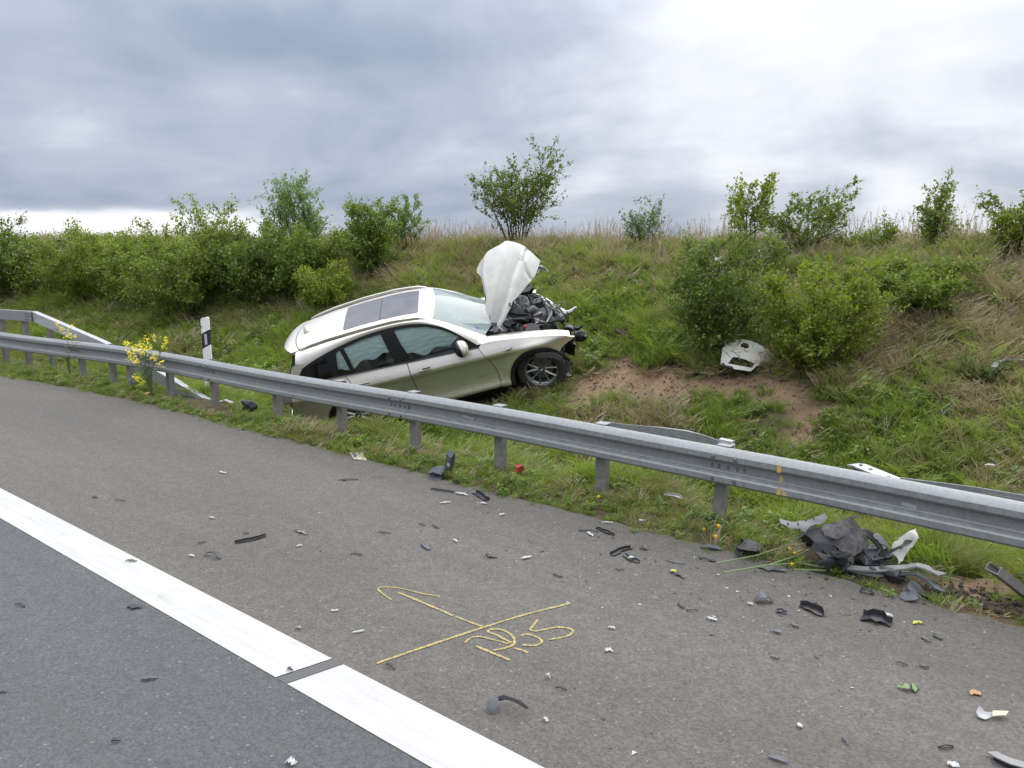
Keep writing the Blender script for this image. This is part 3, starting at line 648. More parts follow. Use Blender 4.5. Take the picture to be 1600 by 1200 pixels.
# ------------------------------------------------------------ bushes and young trees
def shrub(name, label, base, height, width, leafmat='leaf_mid', n_leaf=9000, lsize=.045, stems=7, upright=.5, low=.1, bare=0., blossom=0, seed=1, depth=None, sparse=0., group=None, cat='bush', trunk=.02):
    rs = np.random.RandomState(seed); depth = depth or width
    root = empty(name, base, label=label, category=cat, group=group)
    B = MB(); tw = []                                     # twig segments that carry leaves: (p0, p1)
    for i in range(stems):
        az = 2*PI*(i+rs.rand()*.8)/stems; sp = (1-upright)*(.35+.75*rs.rand())
        tip = Vector((math.cos(az)*width/2*sp*1.5, math.sin(az)*depth/2*sp*1.5, height*(1-.35*sp**2)*((.60+.42*rs.rand()) if i else 1.02)))
        st = Vector((math.cos(az)*width*.05, math.sin(az)*width*.05, -.04)); pts = []; off = Vector((rs.randn(), rs.randn(), rs.randn()*.3))*.05*height
        for k in range(7):
            t = k/6; p = st.lerp(tip, t); p.z = st.z+(tip.z-st.z)*(t**(.75+.25*upright)); pts.append(p+off*math.sin(t*PI)+Vector(rs.randn(3))*.015*height*t)
        r0 = trunk*(.6+.6*rs.rand()); B.tube(pts, [r0*(1-.82*k/6) for k in range(7)], 5)
        nb = int(9+6*rs.rand())
        for j in range(nb):
            t = low+(1-low)*(j+rs.rand())/nb; k = min(int(t*6), 5); p = pts[k].lerp(pts[k+1], t*6-k); ax = (pts[k+1]-pts[k]).normalized()
            a2 = az+rs.randn()*1.3; out = Vector((math.cos(a2)*width/depth**.0, math.sin(a2)*depth, 0)).normalized()
            L = (height*.16+width*.22)*(.45+.8*rs.rand())*(1.15-.6*t)
            d_ = (out*(1-.55*upright)+ax*(.25+.8*upright)+Vector((0,0,.12))).normalized(); q = [p+d_*L*s_+Vector((0,0,-.10*L*s_*s_))+Vector(rs.randn(3))*.02*L*s_ for s_ in (0,.35,.7,1)]
            B.tube(q, [r0*.38,r0*.28,r0*.18,r0*.08], 3)
            for m_ in range(3): tw.append((q[m_], q[m_+1], 1.0))
            for u in range(4):
                s_ = .25+.75*rs.rand(); k3 = min(int(s_*3), 2); p3 = q[k3].lerp(q[k3+1], s_*3-k3); d3 = (d_+Vector(rs.randn(3))*.75+Vector((0,0,.15))).normalized(); L3 = L*(.25+.4*rs.rand()); e3 = p3+d3*L3
                B.tube([p3, e3], [r0*.12, r0*.05], 3); tw.append((p3, e3, 1.3))
        tw.append((pts[5], pts[6], 1.5)); tw.append((pts[4], pts[5], 1.2))
    B.build('branches', 'bark', root)
    P0 = np.array([t[0][:] for t in tw]); P1 = np.array([t[1][:] for t in tw]); wt = np.array([t[2] for t in tw])*np.linalg.norm(P1-P0, axis=1)*(.35+rs.rand(len(tw))); 
    if bare: wt = wt*(rs.rand(len(tw)) > bare)
    n = n_leaf; ti = rs.choice(len(tw), n, p=wt/wt.sum()); s_ = rs.rand(n)[:,None]; P = P0[ti]*(1-s_)+P1[ti]*s_ + rs.randn(n,3)*lsize*(.75 if not sparse else .35)
    d1 = (P1-P0)[ti]; d1 /= np.linalg.norm(d1, axis=1)[:,None]+1e-9; d1 = d1*.6+rs.randn(n,3)*.7; d1 /= np.linalg.norm(d1, axis=1)[:,None]
    up = rs.randn(n,3)*.65+np.array([0,0,1.]); sd = np.cross(d1, up); sd /= np.linalg.norm(sd, axis=1)[:,None]+1e-9; nn = np.cross(sd, d1)
    L = lsize*(.6+.8*rs.rand(n))[:,None]; w = L*.32
    V = np.stack([P, P+d1*L*.5+sd*w+nn*L*.10, P+d1*L, P+d1*L*.5-sd*w+nn*L*.10], 1).reshape(-1,3)
    V[:,2] = np.maximum(V[:,2], -.35 if True else 0)
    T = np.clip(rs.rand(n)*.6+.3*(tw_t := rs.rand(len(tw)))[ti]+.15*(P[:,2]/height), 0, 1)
    fastmesh('foliage', V, np.arange(4*n).reshape(-1,4), leafmat, root, tint=np.repeat(T, 4))
    if blossom:
        k = blossom; cl_ = rs.choice(len(tw), max(6, k//26)); ti = rs.choice(cl_, k); s_ = rs.rand(k)[:,None]; P = P0[ti]*(1-s_)+P1[ti]*s_+rs.randn(k,3)*.05
        d1 = rs.randn(k,3); d1 /= np.linalg.norm(d1, axis=1)[:,None]; sd = np.cross(d1, rs.randn(k,3)); sd /= np.linalg.norm(sd, axis=1)[:,None]; L = .021*(.7+.6*rs.rand(k))[:,None]
        V = np.stack([P-d1*L, P+sd*L, P+d1*L, P-sd*L], 1).reshape(-1,3); fastmesh('blossom', V, np.arange(4*k).reshape(-1,4), 'blossom', root)
    return root
def sh(name, label, px, base_py, top_py, wpx, **kw):
    b = ground(px, base_py)
    if base_py <= 393:
        d0 = pray(px, 390); yb = 14.1; b = Vector((d0.x/d0.y*yb, yb, 0)); b.z = float(tz(b.x, b.y))
    f_ = (b-Vector((0,0,CAM_H))).dot(CF); hd = math.hypot(b.x, b.y)
    d = pray(px, top_py); zt = CAM_H + d.z/math.hypot(d.x, d.y)*hd
    return shrub(name, label, b, zt-b.z, wpx/FPX*f_, **kw)
HG = 'bushes of the hedge along the bank'
H_ = [ # px, base, top, width, material, leaves, leaf size, upright, blossom, label
 (-60,474,356,150,'leaf_dark',9000,.055,.35,0,'dark green bush mostly beyond the left edge of the photo'),
 (25,474,352,120,'leaf_dark',11000,.052,.5,0,'dark spiky-topped bush at the left edge above the box rail'),
 (88,470,366,125,'leaf_mid',9000,.048,.35,1700,'hawthorn bush with white blossom, leftmost blossoming one in the hedge'),
 (150,480,352,130,'leaf_yellow',10000,.046,.3,0,'rounded mid green hedge bush right of the white hawthorn'),
 (150,430,372,200,'leaf_dark',7000,.05,.3,0,'darker bush behind the mid green one right of the white hawthorn'),
 (222,484,348,140,'leaf_mid',12000,.046,.3,0,'wide mid green hedge bush above the yellow rapeseed plant'),
 (300,506,344,150,'leaf_mid',15000,.045,.3,0,'largest hedge bush, hanging low down the bank left of the marker post'),
 (275,440,368,200,'leaf_dark',7000,.05,.3,0,'dark bush in the second row behind the largest hedge bush'),
 (342,485,322,95,'leaf_mid',8000,.045,.6,0,'hedge bush with a tall leafy shoot rising above the marker post'),
 (398,486,350,115,'leaf_dark',11000,.045,.35,0,'dense hedge bush left of the feathery shrub'),
 (455,478,362,110,'leaf_dark',10000,.045,.35,0,'dark hedge bush at the foot of the feathery shrub'),
 (500,440,352,80,'leaf_mid',6000,.042,.4,0,'small dense bush between the feathery shrub and the yellow-green one')]
for i, (px, b_, t_, w_, m_, n_, ls, up, bl, lb) in enumerate(H_):
    sh('hedge_bush', lb, px, b_, t_, w_, leafmat=m_, n_leaf=int(n_*1.12), lsize=ls*1.45, upright=up, blossom=bl, seed=20+i, stems=9, depth=2.2, low=.05, group=HG, trunk=.022)
sh('tall_shrub', 'tall feathery pale green shrub rising above the hedge left of the car', 468, 420, 280, 122, leafmat='leaf_pale', n_leaf=11000, lsize=.055, upright=.72, stems=15, seed=51, low=.1, sparse=1, trunk=.014)
sh('low_bush', 'small bright yellow-green bush just left of the car roof', 508, 492, 414, 84, leafmat='leaf_yellow', n_leaf=10000, lsize=.048, upright=.35, stems=9, seed=52, low=.02)
sh('dark_bush', 'dark green bush with one shoot leaning left, behind the car roof', 585, 440, 318, 98, leafmat='leaf_dark', n_leaf=11500, lsize=.062, upright=.55, stems=9, seed=53, low=.1)
sh('sapling', 'small pale sapling with thin upright twigs right of the dark bush', 640, 400, 311, 74, leafmat='leaf_pale', n_leaf=3000, lsize=.055, upright=.6, stems=6, seed=54, low=.3, sparse=1, trunk=.012, cat='sapling')
sh('crest_tree', 'airy young tree with many bare stems on the crest behind the crumpled bonnet', 808, 388, 236, 165, leafmat='leaf_mid', n_leaf=7500, lsize=.058, upright=.6, stems=12, seed=55, low=.22, bare=.25, sparse=1, trunk=.022, cat='tree')
sh('pale_bush', 'sparse pale bush alone on the crest between tree and yellow bush', 1006, 386, 314, 88, leafmat='leaf_pale', n_leaf=1300, lsize=.05, upright=.62, stems=9, seed=56, low=.2, bare=.2, sparse=1, trunk=.010)
sh('yellow_bush', 'sparse yellow-leaved bush on the crest, second from the right on the skyline centre', 1172, 386, 288, 92, leafmat='leaf_yellow', n_leaf=2100, lsize=.06, upright=.55, stems=6, seed=57, low=.25, bare=.3, sparse=1, trunk=.014)
sh('hawthorn', 'windswept hawthorn with some white blossom on the crest right of the yellow bush', 1262, 388, 292, 150, leafmat='leaf_mid', n_leaf=4200, lsize=.055, upright=.4, stems=8, seed=58, low=.15, bare=.15, sparse=1, blossom=500, trunk=.018)
sh('conical_sapling', 'narrow pointed sapling on the crest near the right edge', 1458, 382, 280, 84, leafmat='leaf_mid', n_leaf=2300, lsize=.05, upright=.62, stems=8, seed=59, low=.12, sparse=1, trunk=.014, cat='sapling')
sh('edge_bush', 'yellow-green bush on the crest cut off by the right edge', 1600, 410, 296, 130, leafmat='leaf_yellow', n_leaf=5000, lsize=.052, upright=.45, stems=9, seed=60, low=.05, sparse=1, trunk=.016)
sh('bank_bush', 'dark green bush with a few white flowers on the bank above the white bumper cover', 1118, 566, 355, 158, leafmat='leaf_dark', n_leaf=17000, lsize=.046, upright=.5, stems=12, seed=61, low=.04, blossom=160, trunk=.018)
sh('bank_bush', 'broad yellow-green bush on the bank right of the white bumper cover', 1272, 588, 410, 160, leafmat='leaf_yellow', n_leaf=17500, lsize=.043, upright=.38, stems=12, seed=62, low=.06, trunk=.022)
sh('low_bush', 'low green bush on the right bank beyond the broad yellow-green one', 1425, 486, 408, 165, leafmat='leaf_mid', n_leaf=12000, lsize=.046, upright=.25, stems=9, seed=63, low=.05, trunk=.014)
sh('low_bush', 'small round dark weed bush above the light grey debris at right edge', 1538, 602, 560, 66, leafmat='leaf_dark', n_leaf=3500, lsize=.026, upright=.3, stems=7, seed=64, low=.02, trunk=.006)
sh('low_bush', 'low bushy scrub on the crest between the hawthorn and the pointed sapling', 1365, 392, 352, 90, leafmat='leaf_mid', n_leaf=3800, lsize=.04, upright=.3, stems=7, seed=65, low=.02, trunk=.008)

# flowers
def petals(c, r, n, m, name, parent, rs, tilt=.4):
    V, F = [], []
    for i in range(n):
        a = 2*PI*i/n+rs.rand()*.3; d_ = Vector((math.cos(a), math.sin(a), tilt*rs.randn()+.2)).normalized(); s_ = Vector((-math.sin(a), math.cos(a), 0)); o = len(V)
        V += [c, c+d_*r*.6+s_*r*.3, c+d_*r, c+d_*r*.6-s_*r*.3]; F.append((o,o+1,o+2,o+3))
    return V, F
def rape(px, py, heads, label, seed, hscale=1.):
    """branching rapeseed plant; heads are pixel positions of the yellow clusters"""
    rs = np.random.RandomState(seed); b = ground(px, py); t = empty('rapeseed_plant', b, label=label, category='flower plant', group='rapeseed plants by the rail'); t.matrix_basis = Matrix.Translation(b)
    st = MB(); fl = MB(); lf = MB()
    for hx, hy in heads:
        top_ = at_y(hx, hy, b.y-.12+rs.randn()*.08); k = b.lerp(top_, .45)+Vector((0,0,.05)); k.x = b.x*.6+k.x*.4
        st.tube([b, k, top_], [.006,.004,.0025], 4)
        for i in range(13):
            c = top_+Vector(rs.randn(3))*.026; V, F = petals(c, .025, 4, None, None, None, rs, .5); fl.add(V, F)
        for i in range(5):
            p = k.lerp(top_, rs.rand()*.8); d_ = Vector((rs.randn(), rs.randn(), .4)).normalized()*.06; s_ = d_.orthogonal().normalized()*.01; lf.add([p, p+d_*.5+s_, p+d_, p+d_*.5-s_], [(0,1,2,3)])
    for nm, q, m_ in (('stalk', st, 'stem'), ('flower', fl, 'yellow_petal'), ('leaf', lf, 'stem')):
        o = q.build(nm, m_); o['kind'] = 'stuff'; under(o, t)
rape(238, 622, [(196,536),(201,539),(215,541),(219,537),(228,531),(240,528),(258,532),(257,541),(232,541),(227,546),(234,547),(210,548),(220,551),(226,553),(202,552),(207,558),(201,561),(243,556),(240,560),(216,564),(253,568),(211,565),(206,545),(222,543)], 'bushy rapeseed plant in full yellow bloom before the rail left of the marker post', 3)
rape(110, 590, [(89,507),(96,513),(98,519),(111,512),(108,524),(115,525),(106,526)], 'thin rapeseed plant with few yellow heads in front of the ramped rear rail', 4)
rape(214, 612, [(214,592),(222,598),(212,590)], 'short rapeseed sprig with yellow heads low at the foot of the rail', 5)
def dandelion(px, py, r, label):
    rs = np.random.RandomState(int(px)); b = ground(px, py+10); c = at_y(px, py, b.y-.02); t = empty('dandelion', b, label=label, category='flower', group='dandelions in the verge'); t.matrix_basis = Matrix.Translation(b)
    under(MB().tube([b, b.lerp(c, .5)+Vector((.01,0,0)), c], .003, 4).build('stalk', 'stem'), t); f = MB()
    for k in range(2):
        V, F = petals(c+Vector((0,-.0,.004*k)), r*(1-.3*k), 14, None, None, None, rs, .25); f.add(V, F)
    f.tube([c-Vector((0,0,.012)), c+Vector((0,0,.003))], r*.5, 8)
    under(f.build('flower_head', 'orange_petal'), t)
for px, py, r, lb in ((935,776,.020,'single dandelion in the verge below the post with the bent strip'),(1122,822,.026,'largest dandelion of the three right of the leaning post'),(1100,827,.017,'smallest dandelion, left one of the three by the leaning post'),(1118,838,.023,'lowest dandelion of the three by the leaning post'),(124,569,.03,'lone dandelion at the far left below the rail'),(1309,856,.022,'yellow dandelion on the crushed dark wheel liner'),(559,687,.022,'yellow flower in the grass behind the pale booklet'),(1234,857,.016,'yellow flower on a stem left of the wheel liner'),(1242,864,.016,'yellow flower just below its neighbour left of the wheel liner'),(1237,881,.014,'small yellow flower lying at the edge of the debris heap')): dandelion(px, py, r, lb)
# ------------------------------------------------------------ the wrecked car
def paintb(g, b):
    p = op(g); n = g.noise(p, 3, 4, .6); fl = g.noise(p, 700, 2, .5)
    c = g.mix(g.ss(n, .3, .7), (.72,.675,.585), (.65,.61,.53)); c = g.mix(g.ss(fl, .3, .7, 0, .25), c, (.78,.75,.68)); sz = g.n('ShaderNodeSeparateXYZ'); g.l(p, sz.inputs[0]); mud = g.m('MULTIPLY', g.ss(sz.outputs[2], .62, .28), g.ss(g.noise(p, 9, 6, .75), .42, .62)); sc_ = g.noise(g.vmul(p, (2.,1.,26.)), 2.6, 4, .7); c = g.mix(g.ss(sc_, .70, .74, 0, .35), c, (.30,.28,.25)); g.l(g.mix(g.m('MULTIPLY', mud, .65), c, (.16,.125,.09)), b.inputs['Base Color']); g.l(g.m('SUBTRACT', .78, g.m('MULTIPLY', mud, .6)), b.inputs['Metallic'])
    g.l(g.ss(n, .2, .8, .28, .40), b.inputs['Roughness'])
M['paint'] = mat('champagne_paint', metal=.78, coat=.6, build=paintb)
M['hoodpaint'] = mat('dusty_paint', metal=.15, coat=.0, build=lambda g, b: (g.l(g.mix(g.ss(g.noise(op(g), 5, 6, .65), .35, .7), (.78,.765,.70), (.66,.645,.59)), b.inputs['Base Color']), bump(g, b, g.noise(op(g), 9, 4, .55), .12, .008)))
M['trim'] = mat('black_trim', rough=.45, spec=.3, build=lambda g, b: g.l(g.mix(g.noise(op(g), 14, 5, .6), (.006,.006,.007), (.016,.015,.015)), b.inputs['Base Color']))
M['gloss_black'] = mat('gloss_black', (.010,.010,.012), .08, coat=.5)
M['plastic'] = mat('dark_plastic', rough=.55, build=lambda g, b: g.l(g.mix(g.noise(op(g), 20, 5, .7), (.012,.013,.015), (.035,.035,.038)), b.inputs['Base Color']))
M['grey_plastic'] = mat('grey_plastic', rough=.5, build=lambda g, b: g.l(g.mix(g.noise(op(g), 20, 5, .7), (.035,.035,.037), (.08,.08,.08)), b.inputs['Base Color']))
M['rubber'] = mat('tyre_rubber', rough=.85, build=lambda g, b: g.l(g.mix(g.noise(op(g), 12, 5, .7), (.012,.012,.012), (.04,.036,.030)), b.inputs['Base Color']))
M['alloy'] = mat('alloy', rough=.35, metal=.85, build=lambda g, b: g.l(g.mix(g.noise(op(g), 30, 4, .6), (.36,.36,.35), (.22,.215,.20)), b.inputs['Base Color']))
M['metal'] = mat('torn_metal', rough=.45, metal=.8, build=lambda g, b: g.l(g.mix(g.noise(op(g), 18, 5, .7), (.42,.42,.42), (.14,.13,.12)), b.inputs['Base Color']))
M['palepipe'] = mat('pale_pipe', (.30,.30,.29), .5, .3)
M['dash'] = mat('dashboard', (.035,.036,.036), .7)
M['seat'] = mat('seat_leather', (.03,.028,.027), .6)
def bagb(g, b):
    p = op(g); n = g.noise(g.vmul(p, (2,1,9)), 2.2, 4, .6, dist=1.2)
    g.l(g.mix(g.ss(n,.3,.7), (.90,.96,.94), (.74,.84,.82)), b.inputs['Base Color'])
M['airbag'] = mat('airbag_fabric', rough=.8, build=bagb)
M['red'] = mat('red_plastic', (.42,.055,.04), .4)
M['lamp'] = mat('tail_lamp', (.15,.125,.13), .12, coat=1)
M['blue'] = mat('emblem_blue', (.03,.09,.35), .3); M['white'] = mat('emblem_white', (.8,.8,.8), .3); M['chrome'] = mat('chrome', (.7,.7,.7), .15, 1)
def glassm(name, tint, refl=1.5, haze=.0, hz=(.6,.7,.68)):
    m = bpy.data.materials.new(name); m.use_nodes = True; nt = m.node_tree; nt.nodes.clear(); g = G(nt)
    tr = g.n('ShaderNodeBsdfTransparent'); tr.inputs[0].default_value = (*tint,1); gl = g.n('ShaderNodeBsdfGlossy'); gl.inputs['Roughness'].default_value = .02
    fr = g.n('ShaderNodeFresnel'); fr.inputs[0].default_value = refl; mx = g.n('ShaderNodeMixShader'); g.l(fr.outputs[0], mx.inputs[0]); g.l(tr.outputs[0], mx.inputs[1]); g.l(gl.outputs[0], mx.inputs[2])
    out = mx.outputs[0]
    if haze:
        df = g.n('ShaderNodeBsdfDiffuse'); df.inputs[0].default_value = (*hz,1); m2 = g.n('ShaderNodeMixShader'); n = g.noise(op(g), 3, 5, .6)
        g.l(g.ss(n, .25, .75, haze*.5, haze), m2.inputs[0]); g.l(out, m2.inputs[1]); g.l(df.outputs[0], m2.inputs[2]); out = m2.outputs[0]
    g.l(out, g.n('ShaderNodeOutputMaterial').inputs[0]); return m
M['wind'] = glassm('windscreen_glass', (.72,.84,.80), 1.75, .30)
M['side'] = glassm('side_glass', (.94,.99,.98), 1.5)
M['priv'] = glassm('privacy_glass', (.34,.38,.39), 1.6)
M['sunglass'] = mat('sunroof_glass', (.022,.020,.026), .03, 0, spec=.5, coat=0); M['sunglass'].node_tree.nodes['Principled BSDF'].inputs['IOR'].default_value = 1.9

CR_ = Matrix(((.7533,-.6571,.0252),(.6096,.6834,-.4017),(.2467,.3180,.9154)))
x_ = CR_.col[0].normalized(); y_ = (CR_.col[1]-x_*x_.dot(CR_.col[1])).normalized(); z_ = x_.cross(y_)
CT = Vector((-7.329,9.897,.432))
CARM = Matrix(((x_.x,y_.x,z_.x,CT.x),(x_.y,y_.y,z_.y,CT.y),(x_.z,y_.z,z_.z,CT.z),(0,0,0,1))); CARI = CARM.inverted()
car = empty('crashed_car', label='wrecked champagne silver estate SUV tilted nose up on the bank, its bonnet torn open', category='car')
car.matrix_basis = CARM
def cl_(a, x, b): return max(a, min(b, x))
SP = [(.15,.80),(.22,.84),(.28,.895),(.33,.940),(.365,.942),(.42,.915),(.48,.902),(.56,.898),(.68,.902),(.78,.914),(.845,.938),(.868,.946),(.885,.940),(.95,.905),(1.0,.874),(1.05,.843),(1.08,.832),(1.12,.822),(1.3,.768),(1.45,.712),(1.55,.668),(1.62,.635)]
spz = np.array([p[0] for p in SP]); spy = np.array([p[1] for p in SP])
_zz = np.linspace(.15, 1.62, 295); _yy = np.interp(_zz, spz, spy); _k = np.ones(5)/5; _yp = np.pad(_yy, 2, 'edge'); _yy = np.convolve(_yp, _k, 'valid')
def ys(x, z):
    cr = .028*math.sin(cl_(0,(x+3.0)/3.0,1)*PI*.5)                         # crease height climbs towards the tail
    zc = z + (cr-.02 if z > .5 else (cr-.02)*max(0,(z-.3)/.2))
    y = float(np.interp(zc, _zz, _yy))
    f = max(0., (x-.10)/.80); r = max(0., (-x-2.95)/.83)
    y *= 1-.115*f**2.0-.10*r**2.2
    for cx0 in (0., -2.81):
        d_ = math.hypot(x-cx0, z-.37)
        if z < 1.0: y += .030*math.exp(-((d_-.45)/.085)**2)
    if x > -.45 and z > .62 : y -= .02*cl_(0,(x+.45)/.4,1)*cl_(0,(z-.62)/.15,1)*(1-cl_(0,(z-.86)/.12,1))*.0
    return y
ZC = [(-3.84,1.42),(-3.70,1.515),(-3.55,1.545),(-3.3,1.585),(-2.9,1.63),(-2.4,1.658),(-2.0,1.662),(-1.7,1.65),(-1.42,1.618),(-1.28,1.585),(-1.05,1.475),(-.8,1.335),(-.5,1.155),(-.35,1.08),(.2,1.02),(.8,.9)]
_cx = np.linspace(-3.84, .8, 500); _cz = np.interp(_cx, [p[0] for p in ZC], [p[1] for p in ZC]); _k = np.ones(17)/17; _cz = np.convolve(np.pad(_cz, 8, 'edge'), _k, 'valid'); _cz = np.convolve(np.pad(_cz, 8, 'edge'), _k, 'valid')
def groof(x, y):
    return float(np.interp(x+.11*min(1,(abs(y)/.66))**2*cl_(0,(x+2.2)/.8,1), _cx, _cz)) - .035*(y/.6)**2 - .5*max(0, abs(y)-.58)**2*2
def poly_in(px, pz, poly):
    r = False; n = len(poly)
    for i in range(n):
        x0, y0 = poly[i]; x1, y1 = poly[(i+1)%n]
        if (y0 > pz) != (y1 > pz) and px < (x1-x0)*(pz-y0)/(y1-y0)+x0: r = not r
    return r
def dens(poly, st):
    out = []
    for i in range(len(poly)):
        a, b = poly[i], poly[(i+1)%len(poly)]; L = math.hypot(b[0]-a[0], b[1]-a[1]); n = max(1, int(math.ceil(L/st)))
        for k in range(n): out.append((a[0]+(b[0]-a[0])*k/n, a[1]+(b[1]-a[1])*k/n))
    return out
def smoothline(pts, n=6):
    Q = []
    for i in range(len(pts)-1):
        p0, p1, p2, p3 = (np.array(pts[j]) for j in (max(i-1,0), i, i+1, min(i+2,len(pts)-1)))
        for k in range(n):
            t = k/n; Q.append(tuple(.5*((2*p1)+(p2-p0)*t+(2*p0-5*p1+4*p2-p3)*t*t+(3*p1-p0-3*p2+p3)*t**3)))
    Q.append(tuple(pts[-1])); return Q
def panel(name, outline, fmap, m, parent=None, holes=(), res=.05, thick=.012, out=(0,-1,0), **kw):
    """thick sheet cut to a 2-D outline (with holes), mapped on a curved surface by fmap(u,v)"""
    bs = min(res, .02) if parent is not None and not isinstance(m, int) and res < .1 and max(p[0] for p in outline)-min(p[0] for p in outline) > .25 else res
    loops = [dens(outline, bs)]+[dens(h, bs) for h in holes]; P = []; E = []
    for lp in loops:
        o = len(P); P += lp; E += [(o+i, o+(i+1)%len(lp)) for i in range(len(lp))]
    nb = len(P); us = [p[0] for p in loops[0]]; vs = [p[1] for p in loops[0]]; B = np.array(P)
    for a in np.arange(min(us)+res*.5, max(us), res):
        for c in np.arange(min(vs)+res*.5, max(vs), res):
            if not poly_in(a, c, loops[0]) or any(poly_in(a, c, h) for h in loops[1:]): continue
            if np.min((B[:,0]-a)**2+(B[:,1]-c)**2) < (res*.45)**2: continue
            P.append((a, c))
    vo, eo, fo, *_ = delaunay_2d_cdt([Vector(p) for p in P], E, [], 0, 1e-5)
    tri = []
    for f in fo:
        a = sum((vo[i].x for i in f))/len(f); c = sum((vo[i].y for i in f))/len(f)
        if poly_in(a, c, loops[0]) and not any(poly_in(a, c, h) for h in loops[1:]): tri.append(tuple(f))
    V = [Vector(fmap(v.x, v.y)) for v in vo]; N = [Vector((0,0,0)) for _ in V]
    for f in tri:
        n = (V[f[1]]-V[f[0]]).cross(V[f[2]]-V[f[0]])
        for i in f: N[i] += n
    tot = sum(N, Vector((0,0,0))); o_ = Vector(out)
    if tot.dot(o_) < 0: tri = [f[::-1] for f in tri]; N = [-n for n in N]
    N = [n.normalized() if n.length > 0 else o_ for n in N]; k = len(V)
    cnt = {}
    for f in tri:
        for i in range(3):
            e = (f[i], f[(i+1)%3]); cnt[e] = cnt.get(e, 0)+1
    W_ = V+[v-n*thick for v, n in zip(V, N)]; F = list(tri)+[tuple(i+k for i in f[::-1]) for f in tri]; b0 = len(W_)
    for (a, c) in cnt:
        if (c, a) in cnt: continue
        o = len(W_); W_ += [V[a], V[c], V[c]-N[c]*thick, V[a]-N[a]*thick]; F.append((o+1, o, o+3, o+2))
    ob = meshobj(name, W_, F, m, parent, smooth=True, **kw)
    CN = []; h_ = .02                                   # shading normals from the surface itself, not from the triangulation
    for i, v in enumerate(vo):
        du = Vector(fmap(v.x+h_, v.y))-Vector(fmap(v.x-h_, v.y)); dv = Vector(fmap(v.x, v.y+h_))-Vector(fmap(v.x, v.y-h_)); n = du.cross(dv)
        n = n.normalized() if n.length > 1e-12 else N[i]
        CN.append(n if n.dot(N[i]) >= 0 else -n)
    CN = CN+[-n for n in CN]
    for j in range(b0, len(W_), 4):
        n = (W_[j]-W_[j+1]).cross(W_[j+2]-W_[j+1]); n = n.normalized() if n.length > 0 else Vector((0,0,1)); CN += [n]*4
    ob.data.normals_split_custom_set_from_vertices([tuple(n) for n in CN])
    return ob
def side(s, off=0.): return lambda u, v: (u, s*(ys(u, v)+off), v)
def arc(cx, cz, r, a0, a1, n=18): return [(cx+r*math.cos(math.radians(a0+(a1-a0)*i/n)), cz+r*math.sin(math.radians(a0+(a1-a0)*i/n))) for i in range(n+1)]
def belt(x): return 1.005+.085*cl_(0,(-x-.7)/2.2,1.25)
WT = smoothline([(-.79,1.045),(-.95,1.195),(-1.15,1.365),(-1.38,1.485),(-1.65,1.55),(-2.0,1.572),(-2.4,1.555),(-2.8,1.495),(-3.15,1.41),(-3.37,1.33)], 5)   # window opening, upper line
WB = [(-3.50,1.175),(-3.40,1.145)]+[(x, belt(x)) for x in (-3.1,-2.7,-2.2,-1.8,-1.4,-1.0)]+[(-.79,belt(-.79))]
FD_front = [(-.79,1.00),(-.76,.93),(-.695,.82),(-.64,.68),(-.608,.55),(-.605,.42),(-.615,.325)]
dgap = lambda z: -1.83-.06*(z-.6)
